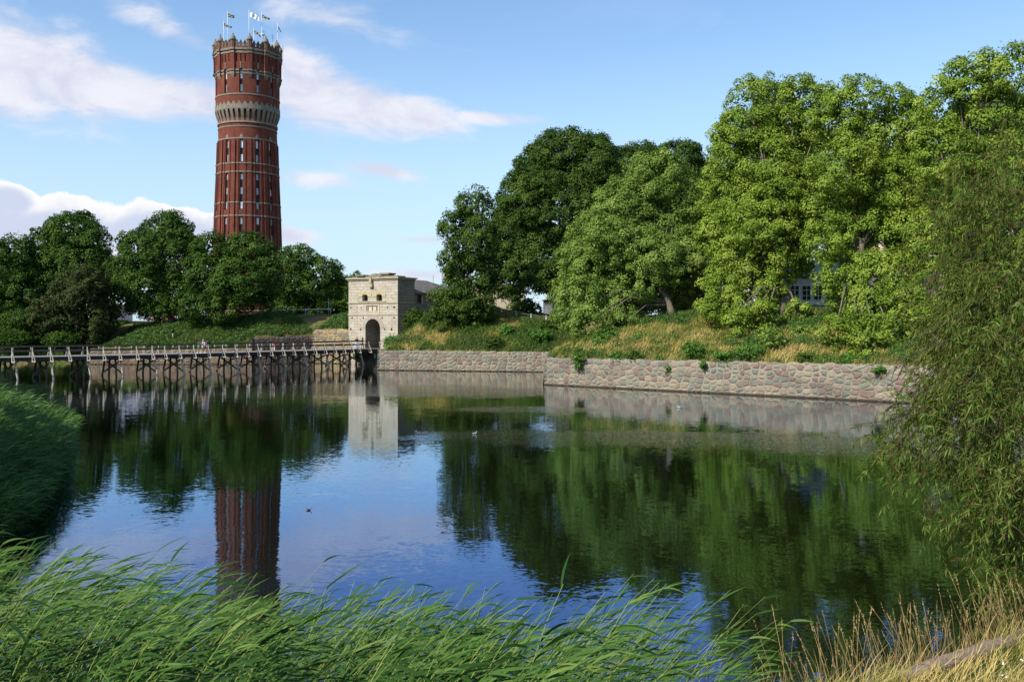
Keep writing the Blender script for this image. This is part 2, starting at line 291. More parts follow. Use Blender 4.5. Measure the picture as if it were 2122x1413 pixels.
# ------------------------------------------------------------------ mesh helpers
def tag(o, label=None, cat=None, group=None, kind=None):
    if label: o['label'] = label
    if cat: o['category'] = cat
    if group: o['group'] = group
    if kind: o['kind'] = kind
    return o
def empty(name, loc=(0, 0, 0), rz=0.0):
    o = bpy.data.objects.new(name, None); COL.objects.link(o); o.location = loc; o.rotation_euler = (0, 0, rz); o.empty_display_size = 0.5; return o
def link(name, me, parent=None, mats=()):
    o = bpy.data.objects.new(name, me); COL.objects.link(o)
    for m in mats: me.materials.append(m if not isinstance(m, str) else M[m])
    if parent is not None: o.parent = parent
    return o
class MB:
    """collects solids and builds them as one mesh"""
    def __init__(s): s.v = []; s.f = []; s.m = []; s.sm = []
    def add(s, vs, fs, mi=0, smooth=False):
        o = len(s.v); s.v += [tuple(map(float, v)) for v in vs]
        for f in fs: s.f.append(tuple(o + i for i in f)); s.m.append(mi); s.sm.append(smooth)
    def box(s, c, d, rz=0.0, mi=0, taper=1.0):
        x, y, z = d[0] / 2, d[1] / 2, d[2] / 2; ca, sa = math.cos(rz), math.sin(rz); vs = []
        for k in (-1, 1):
            q = taper if k > 0 else 1.0
            for (i, j) in ((-1, -1), (1, -1), (1, 1), (-1, 1)):
                X, Y = i * x * q, j * y * q; vs.append((c[0] + X * ca - Y * sa, c[1] + X * sa + Y * ca, c[2] + k * z))
        s.add(vs, [(3, 2, 1, 0), (4, 5, 6, 7), (0, 1, 5, 4), (1, 2, 6, 5), (2, 3, 7, 6), (3, 0, 4, 7)], mi)
    def beam(s, a, b, w, h, mi=0, up=(0, 0, 1)):
        a, b = Vector(a), Vector(b); d = (b - a).normalized(); u = Vector(up)
        if abs(d.dot(u)) > 0.95: u = Vector((1, 0, 0))
        r = d.cross(u).normalized(); u = r.cross(d).normalized(); vs = []
        for p in (a, b):
            for (i, j) in ((-1, -1), (1, -1), (1, 1), (-1, 1)): vs.append(p + r * (i * w / 2) + u * (j * h / 2))
        s.add(vs, [(3, 2, 1, 0), (4, 5, 6, 7), (0, 1, 5, 4), (1, 2, 6, 5), (2, 3, 7, 6), (3, 0, 4, 7)], mi)
    def tube(s, pts, rad, n=8, mi=0, cap=True):
        pts = [Vector(p) for p in pts]; vs = []; fs = []
        if isinstance(rad, (int, float)): rad = [rad] * len(pts)
        pr = None
        for i, p in enumerate(pts):
            d = (pts[min(i + 1, len(pts) - 1)] - pts[max(i - 1, 0)]).normalized()
            if pr is None: pr = d.orthogonal().normalized()
            r = (pr - d * pr.dot(d)).normalized(); pr = r; q = d.cross(r)
            for k in range(n):
                a = 2 * math.pi * k / n; vs.append(p + (r * math.cos(a) + q * math.sin(a)) * rad[i])
        for i in range(len(pts) - 1):
            for k in range(n): fs.append((i * n + k, i * n + (k + 1) % n, (i + 1) * n + (k + 1) % n, (i + 1) * n + k))
        if cap: fs.append(tuple(range(n))[::-1]); fs.append(tuple((len(pts) - 1) * n + k for k in range(n)))
        s.add(vs, fs, mi, True)
    def lathe(s, prof, c=(0, 0, 0), n=16, mi=0, smooth=True):
        vs = []; fs = []
        for (r, z) in prof:
            for k in range(n):
                a = 2 * math.pi * k / n; vs.append((c[0] + r * math.cos(a), c[1] + r * math.sin(a), c[2] + z))
        for i in range(len(prof) - 1):
            for k in range(n): fs.append((i * n + k, i * n + (k + 1) % n, (i + 1) * n + (k + 1) % n, (i + 1) * n + k))
        fs.append(tuple(range(n))[::-1]); fs.append(tuple((len(prof) - 1) * n + k for k in range(n)))
        s.add(vs, fs, mi, smooth)
    def build(s, name, mats, parent=None, uvf=None, jitter=0.0):
        me = bpy.data.meshes.new(name)
        if jitter:
            s.v = [tuple(c + random.uniform(-jitter, jitter) for c in v) for v in s.v]
        me.from_pydata(s.v, [], s.f); me.polygons.foreach_set('material_index', s.m); me.polygons.foreach_set('use_smooth', s.sm)
        if uvf is not None:
            ul = me.uv_layers.new(name='UVMap')
            for l in me.loops: ul.data[l.index].uv = uvf(me.vertices[l.vertex_index].co)
        me.update()
        return link(name, me, parent, mats if isinstance(mats, (list, tuple)) else [mats])

def fastmesh(name, V, quads, mats, parent=None, tone=None, smooth=False, mi=None):
    V = np.ascontiguousarray(V, dtype=np.float32); quads = np.ascontiguousarray(quads, dtype=np.int32); n = len(quads)
    me = bpy.data.meshes.new(name)
    me.vertices.add(len(V)); me.vertices.foreach_set('co', V.ravel())
    me.loops.add(n * 4); me.loops.foreach_set('vertex_index', quads.ravel())
    me.polygons.add(n); me.polygons.foreach_set('loop_start', np.arange(0, n * 4, 4, dtype=np.int32))
    try: me.polygons.foreach_set('loop_total', np.full(n, 4, dtype=np.int32))
    except Exception: pass
    if smooth: me.polygons.foreach_set('use_smooth', np.ones(n, dtype=bool))
    else: me.polygons.foreach_set('use_smooth', np.zeros(n, dtype=bool))
    if mi is not None: me.polygons.foreach_set('material_index', np.asarray(mi, dtype=np.int32))
    if tone is not None:
        a = me.attributes.new('tone', 'FLOAT', 'FACE'); a.data.foreach_set('value', np.asarray(tone, dtype=np.float32))
    me.update(calc_edges=True)
    return link(name, me, parent, mats if isinstance(mats, (list, tuple)) else [mats])
def unit(a): return a / np.maximum(np.linalg.norm(a, axis=-1, keepdims=True), 1e-9)
def cards(C, Nn, L, Wd, rng):
    """one leaf (a rhombus) per centre C with normal Nn, length L, width Wd"""
    n = len(C); t = unit(np.cross(Nn, unit(rng.normal(size=(n, 3))))); b = np.cross(Nn, t)
    L = np.broadcast_to(L, (n,))[:, None]; Wd = np.broadcast_to(Wd, (n,))[:, None]
    V = np.empty((n, 4, 3)); V[:, 0] = C - t * L / 2; V[:, 1] = C + b * Wd / 2 - t * L * 0.08; V[:, 2] = C + t * L / 2; V[:, 3] = C - b * Wd / 2 - t * L * 0.08
    return V.reshape(-1, 3), np.arange(n * 4).reshape(-1, 4)
def strips(Cn, Sd):
    """ribbons: Cn (n,k,3) centre lines, Sd (n,k,3) half-width vectors"""
    n, k, _ = Cn.shape; V = np.stack([Cn - Sd, Cn + Sd], axis=2).reshape(-1, 3)
    base = (np.arange(n) * k * 2)[:, None] + np.arange(k - 1)[None, :] * 2
    q = np.stack([base, base + 1, base + 3, base + 2], axis=-1).reshape(-1, 4)
    return V, q
# ------------------------------------------------------------------ terrain
# shoreline of the moat, walked round the water: point, then (edge height, top height, run) of the bank behind the piece that starts there
SH = [((110, 30), (0.1, 4.2, 6)), ((30, 15), (0.1, 3.9, 2.4)), ((10, 9.5), (0.1, 3.9, 1.9)), ((4.4, 8.6), (0.1, 3.9, 1.9)), ((2.2, 8.0), (0.1, 4.4, 8)),
      ((0, 11), (0.0, 4.6, 12)), ((-5, 12), (0.0, 4.6, 14)), ((-11, 13), (0.0, 3.0, 16)), ((-13.5, 20), (0.0, 2.2, 18)), ((-15.2, 28), (0.0, 2.0, 20)),
      ((-18.5, 37), (0.0, 2.0, 20)), ((-25, 52), (0.0, 2.0, 20)), ((-37, 64), (0.0, 2.0, 20)), ((-58, 78), (0.0, 2.5, 20)), ((-110, 96), (0.2, 6, 20)),
      ((-110, 146), (0.3, 6.3, 17)), ((-66, 147), (0.5, 6.6, 15)), ((-64.5, 144), (2.35, 6.9, 14)), ((-39.5, 143), (4.35, 7.2, 12)), ((-31.3, 148), (5.3, 8.6, 11)),
      ((-25.3, 145.7), (2.45, 7.2, 14)), ((-17.1, 140.9), (2.6, 9.0, 14)), ((-18.0, 126), (2.6, 6.8, 13)), ((4.3, 121), (2.6, 7.0, 16)), ((3.4, 96), (2.75, 7.2, 15)),
      ((29.6, 75), (2.9, 7.3, 13)), ((45, 62.6), (2.9, 7.3, 13)), ((110, 58), (0.5, 5, 14))]
SP = np.array([p for p, _ in SH], float); SQ = np.roll(SP, -1, axis=0); SPROF = np.array([q for _, q in SH], float)
def inside(x, y):
    c = np.zeros(x.shape, bool)
    for (x1, y1), (x2, y2) in zip(SP, SQ):
        k = ((y1 > y) != (y2 > y)) & (x < (x2 - x1) * (y - y1) / ((y2 - y1) or 1e-9) + x1); c ^= k
    return c
def vnoise(x, y, s, seed=0):
    """smooth value noise 0..1"""
    x = x * s + 31.7 * seed; y = y * s + 17.3 * seed
    xi, yi = np.floor(x), np.floor(y); fx, fy = x - xi, y - yi; fx = fx * fx * (3 - 2 * fx); fy = fy * fy * (3 - 2 * fy)
    def h(a, b):
        v = np.sin(a * 127.1 + b * 311.7 + seed * 74.7) * 43758.5453; return v - np.floor(v)
    return (h(xi, yi) * (1 - fx) + h(xi + 1, yi) * fx) * (1 - fy) + (h(xi, yi + 1) * (1 - fx) + h(xi + 1, yi + 1) * fx) * fy
def ground(x, y):
    x = np.atleast_1d(np.asarray(x, float)); y = np.atleast_1d(np.asarray(y, float))
    num = np.zeros(x.shape); den = np.zeros(x.shape); dmin = np.full(x.shape, 1e9)
    for (a, b, pr) in zip(SP, SQ, SPROF):
        d = b - a; L2 = d @ d; t = np.clip(((x - a[0]) * d[0] + (y - a[1]) * d[1]) / L2, 0, 1)
        dist = np.hypot(x - a[0] - t * d[0], y - a[1] - t * d[1]); dmin = np.minimum(dmin, dist)
        u = np.clip((dist - 0.3) / pr[2], 0, 1); z = pr[0] + (pr[1] - pr[0]) * (1 - (1 - u) ** 1.6)
        w = 1 / (dist + 0.15) ** 6; num += w * z; den += w
    z = num / den
    z += (vnoise(x, y, 0.35, 1) - 0.5) * 0.35 * np.clip(dmin / 3, 0, 1) + (vnoise(x, y, 1.1, 2) - 0.5) * 0.12 * np.clip(dmin / 3, 0, 1)
    z += 2.6 * np.exp(-(((x + 9.5) / 6.0) ** 2 + ((y - 141) / 7.0) ** 2))
    gx = (x + 25.3) * 0.866 - (y - 145.7) * 0.5; gy = (x + 25.3) * 0.5 + (y - 145.7) * 0.866
    z = np.where((gx > 2.0) & (gx < 7.6) & (gy > -1.5) & (gy < 14.5), np.minimum(z, 2.3), z)
    sk = (x - 0.87) * 0.535 - (y - 5.13) * 0.845; nearc = (x > -0.5) & (x < 13) & (y < 14)
    z = np.where(nearc & (sk > -0.1), 3.86 + (vnoise(x, y, 1.3, 7) - 0.5) * 0.05, np.where(nearc & (x > 1.2) & (sk > -2.1), np.maximum(3.78 + sk * 1.75, 0.15), z))
    wet = (inside(x, y) | (dmin < 0.42)) & ~(nearc & (sk > -1.0))
    return np.where(wet, -1.4, z)
def gz(x, y): return float(ground(x, y)[0])
def growing(a, step, stop, f=1.25):
    out = []; v = a; s = step
    while abs(v - a) < abs(stop - a): s *= f; v += math.copysign(s, stop - a); out.append(v)
    return out
xs = sorted(growing(-120, 2, -3500) + list(np.arange(-120, -70, 1.5)) + list(np.arange(-70, 50, 0.34)) + list(np.arange(50, 120, 1.5)) + growing(120, 2, 3500))
ys = sorted(growing(-12, 2, -600) + list(np.arange(-12, 4, 1.0)) + list(np.arange(4, 18, 0.34)) + list(np.arange(18, 70, 0.9)) + list(np.arange(70, 156, 0.34)) + list(np.arange(156, 200, 1.5)) + growing(200, 2, 4500))
xs = np.array(xs); ys = np.array(ys); XX, YY = np.meshgrid(xs, ys)
ZZ = ground(XX.ravel(), YY.ravel()); nx, ny = len(xs), len(ys)
idx = np.arange(nx * ny).reshape(ny, nx)
Q = np.stack([idx[:-1, :-1], idx[:-1, 1:], idx[1:, 1:], idx[1:, :-1]], -1).reshape(-1, 4)
def groundmat():
    m, t, b = mat('bank_soil', (0.1, 0.1, 0.04), 0.95, 0.1)
    g = t.nodes.new('ShaderNodeNewGeometry')
    n = noise(t, g.outputs['Position'], 0.35, 7, 0.65, 0.4); n2 = noise(t, g.outputs['Position'], 6, 5, 0.7)
    f = math_(t, 'MULTIPLY_ADD', n2, 0.45, math_(t, 'MULTIPLY', n, 0.65))
    c = ramp(t, f, [(0.35, (0.035, 0.060, 0.014)), (0.5, (0.075, 0.10, 0.025)), (0.62, (0.16, 0.12, 0.05)), (0.78, (0.24, 0.18, 0.08))])
    t.links.new(c, b.inputs['Base Color'])
    bu = t.nodes.new('ShaderNodeBump'); bu.inputs['Distance'].default_value = 0.15; t.links.new(f, bu.inputs['Height']); t.links.new(bu.outputs[0], b.inputs['Normal'])
    return m
M['ground'] = groundmat()
g = fastmesh('ground', np.stack([XX.ravel(), YY.ravel(), ZZ], -1), Q, 'ground', smooth=True); tag(g, kind='structure')

# ------------------------------------------------------------------ water
def watermat():
    m, t, b = mat('moat_water', (0.010, 0.016, 0.005), 0.015, 0.5)
    b.inputs['IOR'].default_value = 1.333
    g = t.nodes.new('ShaderNodeNewGeometry'); P = g.outputs['Position']
    def vec(scale, amp, sc, det=3):
        c = noise(t, P, scale, det, 0.6, 0.3, sc, color=True)
        v = t.nodes.new('ShaderNodeVectorMath'); v.operation = 'SUBTRACT'; v.inputs[1].default_value = (0.5, 0.5, 0.5); t.links.new(c, v.inputs[0])
        w = t.nodes.new('ShaderNodeVectorMath'); w.operation = 'MULTIPLY'; w.inputs[1].default_value = (amp[0], amp[1], 0); t.links.new(v.outputs[0], w.inputs[0]); return w.outputs[0]
    # wind-ruffled lanes, broken up by noise; the rest lies calm
    def lane(cx, cy, rx, ry, rot):
        mp = t.nodes.new('ShaderNodeMapping'); mp.vector_type = 'TEXTURE'; mp.inputs['Location'].default_value = (cx, cy, 0); mp.inputs['Rotation'].default_value = (0, 0, R(rot)); mp.inputs['Scale'].default_value = (rx, ry, 1)
        t.links.new(P, mp.inputs[0]); l = t.nodes.new('ShaderNodeVectorMath'); l.operation = 'LENGTH'; t.links.new(mp.outputs[0], l.inputs[0])
        return math_(t, 'SUBTRACT', 1.0, l.outputs['Value'])
    s = None
    for a in ((-10, 88, 17, 9.5, -14), (6, 51, 15, 4.5, -5), (20, 46, 14, 5, -20), (1, 68, 7, 3, 0)):
        v = lane(*a); s = v if s is None else math_(t, 'MAXIMUM', s, v)
    brk = noise(t, P, 0.10, 5, 0.6, 0.8, (1, 2.2, 1))
    lanes = sstep(t, math_(t, 'MULTIPLY_ADD', math_(t, 'SUBTRACT', brk, 0.5), 1.1, s), -0.02, 0.40)
    calm = vec(2.2, (0.012, 0.030), (0.7, 1.6, 1)); calm2 = vec(0.55, (0.006, 0.014), (0.6, 1.3, 1), 2); micro = vec(12, (0.010, 0.055), (0.5, 1.0, 1), 2)
    ruf = vec(13, (0.16, 0.40), (0.8, 1.5, 1), 4)
    sc = t.nodes.new('ShaderNodeVectorMath'); sc.operation = 'SCALE'; t.links.new(ruf, sc.inputs[0]); t.links.new(math_(t, 'MULTIPLY', lanes, 0.85), sc.inputs['Scale'])
    def add(a, c):
        v = t.nodes.new('ShaderNodeVectorMath'); v.operation = 'ADD'; t.links.new(a, v.inputs[0])
        if isinstance(c, tuple): v.inputs[1].default_value = c
        else: t.links.new(c, v.inputs[1])
        return v.outputs[0]
    nn = add(add(add(add(calm, calm2), micro), sc.outputs[0]), (0, 0, 1))
    nm = t.nodes.new('ShaderNodeVectorMath'); nm.operation = 'NORMALIZE'; t.links.new(nn, nm.inputs[0]); t.links.new(nm.outputs[0], b.inputs['Normal'])
    gl = t.nodes.new('ShaderNodeBsdfGlossy'); gl.inputs['Roughness'].default_value = 0.012; t.links.new(nm.outputs[0], gl.inputs['Normal'])
    f1 = t.nodes.new('ShaderNodeFresnel'); f1.inputs['IOR'].default_value = 1.33; t.links.new(nm.outputs[0], f1.inputs['Normal'])
    t.links.new(ramp(t, f1.outputs[0], [(0.08, (0.38, 0.54, 1.0)), (0.40, (0.58, 0.77, 1.0)), (0.70, (0.96, 0.96, 0.96))]), gl.inputs['Color'])
    fr = t.nodes.new('ShaderNodeFresnel'); fr.inputs['IOR'].default_value = 2.5; t.links.new(nm.outputs[0], fr.inputs['Normal'])
    df = t.nodes.new('ShaderNodeBsdfDiffuse'); df.inputs['Color'].default_value = (0.007, 0.008, 0.002, 1)
    mx = t.nodes.new('ShaderNodeMixShader'); t.links.new(ramp(t, f1.outputs[0], [(0.03, (0.16,) * 3), (0.10, (0.30,) * 3), (0.35, (0.62,) * 3), (0.75, (0.92,) * 3)]), mx.inputs[0]); t.links.new(df.outputs[0], mx.inputs[1]); t.links.new(gl.outputs[0], mx.inputs[2]); t.links.new(mx.outputs[0], t.nodes['Material Output'].inputs[0])
    return m
M['water'] = watermat()
w = fastmesh('water', [(-200, 4, 0), (200, 4, 0), (200, 170, 0), (-200, 170, 0)], [(0, 1, 2, 3)], 'water'); tag(w, kind='structure')

# ------------------------------------------------------------------ stone walls along the moat
def stone_wall(name, pts, tops, material, label, batter=0.28, thick=0.85, seed=1):
    rng = np.random.default_rng(seed); pts = [np.array(p, float) for p in pts]
    L = [0]; 
    for a, b in zip(pts, pts[1:]): L.append(L[-1] + np.linalg.norm(b - a))
    ss = [];
    for i in range(len(pts) - 1):
        k = max(2, int((L[i + 1] - L[i]) / 0.45)); ss += list(np.linspace(L[i], L[i + 1], k, endpoint=False))
    ss.append(L[-1]); V = []; UV = []; rows = 12; Fc = []
    nrm = []
    for a, b in zip(pts, pts[1:]):
        d = (b - a) / np.linalg.norm(b - a); nrm.append(np.array([d[1], -d[0]]))
    for s in ss:
        i = min(max(np.searchsorted(L, s, side='right') - 1, 0), len(pts) - 2); f = (s - L[i]) / (L[i + 1] - L[i])
        p = pts[i] * (1 - f) + pts[i + 1] * f; n = nrm[i]
        if f < 1e-6 and i > 0: n = (nrm[i] + nrm[i - 1]); n = n / (n @ n) * 2 * 0.5 * 2 / 2 if False else n / np.linalg.norm(n)
        top = tops[i] * (1 - f) + tops[i + 1] * f + rng.uniform(-0.09, 0.07)
        for r in range(rows + 1):
            z = -0.8 + (top + 0.8) * r / rows; off = batter * (1 - max(z, 0) / top) + rng.uniform(-0.035, 0.035)
            V.append((p[0] + n[0] * off, p[1] + n[1] * off, z)); UV.append((s, z))
        q = p - n * thick * 0.5; V.append((q[0], q[1], top + rng.uniform(-0.05, 0.05))); UV.append((s, top + 0.45))
        q = p - n * thick; V.append((q[0], q[1], top - 0.1)); UV.append((s, top + thick))
        V.append((q[0], q[1], -0.8)); UV.append((s, top + thick + 3))
    k = rows + 4
    for j in range(len(ss) - 1):
        for r in range(k - 1): Fc.append((j * k + r, (j + 1) * k + r, (j + 1) * k + r + 1, j * k + r + 1))
    e = [0, rows, rows + 2, rows + 3]; me = bpy.data.meshes.new(name)
    Fc.append(tuple(range(k - 1, -1, -1))); Fc.append(tuple((len(ss) - 1) * k + r for r in range(k)))
    me.from_pydata(V, [], Fc); ul = me.uv_layers.new(name='UVMap')
    for lp in me.loops: ul.data[lp.index].uv = UV[lp.vertex_index]
    me.polygons.foreach_set('use_smooth', [True] * len(me.polygons)); me.update()
    return tag(link(name, me, None, [material]), label, 'wall')
stone_wall('retaining_wall', [(3.4, 96), (29.6, 75), (45, 62.6), (75, 60)], [2.75, 2.95, 2.95, 2.9], 'rubble', 'sunlit pink and grey rubble stone wall jutting forward at the water on the right', seed=3)
stone_wall('retaining_wall', [(-18.0, 126), (4.3, 121), (3.45, 96.2)], [2.65, 2.6, 2.6], 'rubble', 'rubble stone wall at the water between the gatehouse bridge and the jutting wall', seed=4)
stone_wall('abutment_wall', [(-17.4, 141), (-18.0, 126)], [3.2, 2.6], 'rubble_shaded', 'shaded end of the stone wall facing the footbridge beside the gatehouse', batter=0.9, seed=5)
stone_wall('retaining_wall', [(-66, 147), (-64.5, 144), (-39.5, 143)], [1.2, 2.4, 2.55], 'rubble_brown', 'low rubble stone wall behind the left half of the footbridge', seed=6)
stone_wall('bastion_wall', [(-39.5, 143.05), (-31.3, 148)], [4.0, 4.5], 'rubble_shaded', 'dark rubble stone wall in shade behind the middle of the footbridge', seed=7)
stone_wall('bastion_wall', [(-31.3, 148), (-24.9, 145.6)], [5.3, 5.4], 'rubble_gold', 'tall yellow lichened rubble wall touching the left side of the gatehouse', seed=8)

# ------------------------------------------------------------------ stone kerb by the camera
mb = MB(); a = np.array([0.87, 5.13]); d = np.array([0.845, 0.535]); s = 0.0; rr = random.Random(3)
while s < 14:
    L = rr.uniform(0.9, 1.5); p = a + d * (s + L / 2); mb.box((p[0], p[1], 3.765 + rr.uniform(-0.015, 0.015)), (L - 0.012, 0.125 + rr.uniform(-.012, .012), 0.30), math.atan2(d[1], d[0]) + rr.uniform(-0.01, 0.01)); s += L
k = mb.build('kerb', 'granite_kerb'); tag(k, 'worn reddish stone kerb running through the dry grass', kind='structure')
k.modifiers.new('bevel', 'BEVEL').width = 0.02
sbk = k.modifiers.new('fine', 'SUBSURF'); sbk.subdivision_type = 'SIMPLE'; sbk.levels = sbk.render_levels = 4
txk = bpy.data.textures.new('chips', 'CLOUDS'); txk.noise_scale = 0.09; dk = k.modifiers.new('chips', 'DISPLACE'); dk.texture = txk; dk.strength = 0.03; dk.mid_level = 0.5
if 0: bv = k.modifiers.new('bevel', 'BEVEL'); bv.width = 0.025; bv.segments = 2
# path on the plateau behind the gate
def drape(name, pts, wid, material, dz=0.03):
    V = []; Fc = []; n = 40
    P = np.array(pts, float); t = np.linspace(0, len(P) - 1, n)
    C = np.stack([np.interp(t, range(len(P)), P[:, i]) for i in (0, 1)], 1); T = np.gradient(C, axis=0); T /= np.linalg.norm(T, axis=1)[:, None]
    for c, tt in zip(C, T):
        for k in range(9):
            o = (k / 8 - 0.5) * wid; x, y = c[0] - tt[1] * o, c[1] + tt[0] * o; V.append((x, y, gz(x, y) + dz + 0.1))
    for i in range(n - 1):
        for k in range(8): Fc.append((i * 9 + k, i * 9 + k + 1, (i + 1) * 9 + k + 1, (i + 1) * 9 + k))
    return tag(fastmesh(name, np.array(V), np.array(Fc), material, smooth=True), kind='structure')
drape('path', [(-12, 165), (-3, 152), (6, 140), (16, 131), (34, 112)], 5.0, 'asphalt_path')
# ------------------------------------------------------------------ trees
def crown_mesh(name, lobes, material, parent, rng, leaf=0.26, puff=(0.6, 1.25), dens=1.0, cover=1.1, per=190, droop=0.15, inner=0.35, smallpuff=0.55):
    """lobes: (centre, (rx, ry, rz)). Sprays of leaves sit on the lobes' surfaces; leaves face outward and up."""
    Cs, Ns, Ls, Ts = [], [], [], []
    lc = np.array([c for c, r in lobes]); lr = np.array([r for c, r in lobes])
    for i, (c, r) in enumerate(lobes):
        rm = np.mean(r); pr = np.mean(puff); area = 4 * np.pi * rm * rm
        n = max(5, int(area / (np.pi * pr * pr) * cover * 1.9 * dens))
        d = unit(rng.normal(size=(n, 3))); rad = rng.uniform(0.78, 1.06, n) ** 1.0
        pc = c + d * r * rad[:, None]
        keep = np.ones(n, bool)
        for j in range(len(lobes)):
            if j != i: keep &= ~(np.linalg.norm((pc - lc[j]) / lr[j], axis=1) < 0.72)
        keep &= ~((d[:, 1] > 0.45) & (rng.random(n) < 0.45))
        pc = pc[keep]; d = d[keep]; n = len(pc)
        if not n: keep = None; continue
        ps = rng.uniform(puff[0], puff[1], n) * np.clip(rm / 3.2, smallpuff, 1.15); pt = rng.random(n)
        m = np.maximum(12, (per * dens * (ps / pr) ** 2).astype(int)); k = np.repeat(np.arange(n), m); N_ = len(k)
        dd = unit(rng.normal(size=(N_, 3)) + d[k] * 0.55 + np.array([0, 0, 0.35])); rr = rng.uniform(0.45, 1.0, N_) ** 0.6
        sq = np.array([1.08, 1.08, 0.88])
        P = pc[k] + dd * sq * (ps[k] * rr)[:, None]; P[:, 2] -= droop * ps[k] * (np.hypot(dd[:, 0], dd[:, 1]) ** 2)
        nn = unit(dd * 1.15 + d[k] * 0.35 + np.array([0, 0, 0.3]) + rng.normal(size=(N_, 3)) * 0.36)
        Cs.append(P); Ns.append(nn); Ls.append(np.full(N_, leaf) * rng.uniform(0.7, 1.3, N_)); Ts.append(np.clip(rng.random(N_) * 0.62 + pt[k] * 0.42 - 0.02, 0, 1))
        # inner leaves, limited to dark tones: crown shade put into their colour
        q = int(area * 3.5 * inner * dens)
        if q:
            e = unit(rng.normal(size=(q, 3))); P = c + e * r * rng.uniform(0.25, 0.82, q)[:, None]
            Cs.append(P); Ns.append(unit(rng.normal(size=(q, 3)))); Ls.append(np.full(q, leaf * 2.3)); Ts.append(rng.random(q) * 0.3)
        # stray leaves on the outline
        q = int(n * 9)
        e = unit(rng.normal(size=(q, 3))); P = c + e * r * (rng.uniform(1.0, 1.22, q))[:, None] + rng.normal(size=(q, 3)) * 0.15
        Cs.append(P); Ns.append(unit(rng.normal(size=(q, 3)) + [0, 0, 0.4])); Ls.append(np.full(q, leaf)); Ts.append(rng.random(q))
    if not Cs: return crown_mesh(name, lobes[:1], material, parent, rng, leaf, puff, dens, cover, per, droop, inner, smallpuff)
    C = np.concatenate(Cs); Nn = np.concatenate(Ns); L = np.concatenate(Ls); T = np.concatenate(Ts)
    V, q = cards(C, Nn, L, L * rng.uniform(0.55, 0.85, len(L)), rng)
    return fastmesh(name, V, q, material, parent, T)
NL = [0]
def tree(name, d, lobes, material, label, cat='tree', trunk=None, bark='bark', seed=1, flat=0.85, group=None, **kw):
    grow = 0.95 if material in ('far_leaf', 'olive_leaf') else 1.08
    """lobes as (photo column, row, half width, half height, metres nearer/farther) at distance d; trunk as (column, row, radius[, column of the crown end, row])"""
    rng = np.random.default_rng(seed); L3 = []
    for l in lobes:
        px, py, rx, ry = l[:4]; dd = d + (l[4] if len(l) > 4 else rng.uniform(-1.5, 1.5)); c = PT(px, py, dd)
        rx, ry = rx * grow, ry * grow; L3.append((c, np.array([rx / F * dd, (rx + ry) / 2 / F * dd * flat, ry / F * dd])))
    if trunk is None:
        lo = L3[-1][0]; base = np.array([lo[0], lo[1], gz(lo[0], lo[1]) - 0.2]); tr = 0.25
    else:
        p = PT(trunk[0], trunk[1], trunk[3] if len(trunk) > 3 else d); tr = trunk[2]; base = np.array([p[0], p[1], min(p[2], gz(p[0], p[1])) - 0.3])
        base[2] = gz(p[0], p[1]) - 0.3
        if cat == 'shrub': base[2] = max(base[2], p[2] - 0.6)
    if d > 85 and cat == 'tree':
        for c_, r_ in list(L3):
            for _ in range(2):
                e = unit(rng.normal(size=3)); e[2] = abs(e[2]) * 0.9 + 0.1; L3.append((c_ + e * r_ * rng.uniform(0.85, 1.02), r_ * rng.uniform(0.24, 0.40)))
    root = empty(name, base); tag(root, label, cat, group)
    sh = [(c - base, r) for c, r in L3]
    crown_mesh('crown', sh, M[material], root, rng, **kw)
    cen = np.average([c for c, r in sh], axis=0, weights=[r.mean() ** 2 for c, r in sh]); ztop = max(c[2] + r[2] for c, r in sh)
    mb = MB(); zc = cen[2] * 0.75; mid = np.array([cen[0] * 0.16, cen[1] * 0.16, zc * 0.45]); pts = [np.zeros(3), mid * 0.5 + rng.normal(size=3) * 0.05, mid, np.array([cen[0] * 0.6, cen[1] * 0.6, zc])]
    pts = [np.array([0, 0, 0.0])] + [p for p in pts[1:]]
    mb.tube(pts, [tr * 1.35, tr, tr * 0.85, tr * 0.5], 10)
    for c, r in sh:
        if r.mean() < 0.9 and cat == 'tree': continue
        a = mid + (pts[3] - mid) * rng.uniform(0, 0.8) if c[2] > mid[2] else mid * rng.uniform(0.7, 1)
        m2 = (a + c) / 2 + np.array([0, 0, 0.12 * np.linalg.norm(c - a)]) * (1 if c[2] > a[2] else 1.5)
        mb.tube([a, m2, c], [tr * 0.30, tr * 0.17, tr * 0.07], 6)
        for q in range(3):
            e = c + unit(rng.normal(size=3)) * r * 0.8; mb.tube([m2 * 0.4 + c * 0.6, (c + e) / 2, e], [tr * 0.09, tr * 0.06, tr * 0.03], 5)
    mb.build('trunk', bark, root)
    return root
G1 = 'old trees along the far bank'
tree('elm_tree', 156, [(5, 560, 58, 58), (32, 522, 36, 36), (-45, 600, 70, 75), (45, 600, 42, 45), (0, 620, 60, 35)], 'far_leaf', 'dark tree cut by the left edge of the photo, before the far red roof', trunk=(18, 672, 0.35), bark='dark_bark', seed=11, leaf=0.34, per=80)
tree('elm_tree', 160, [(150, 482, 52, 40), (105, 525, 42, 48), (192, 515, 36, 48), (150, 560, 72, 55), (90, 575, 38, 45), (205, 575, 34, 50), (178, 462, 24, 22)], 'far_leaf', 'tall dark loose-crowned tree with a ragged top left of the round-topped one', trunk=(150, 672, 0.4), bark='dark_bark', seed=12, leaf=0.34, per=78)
tree('chestnut_tree', 149, [(165, 615, 55, 50), (130, 665, 60, 40), (195, 668, 42, 42), (185, 585, 38, 35), (95, 650, 35, 35)], 'olive_leaf', 'low olive-brown chestnut tree before the tall ragged dark tree', trunk=(165, 706, 0.3), bark='dark_bark', seed=13, leaf=0.36, per=75)
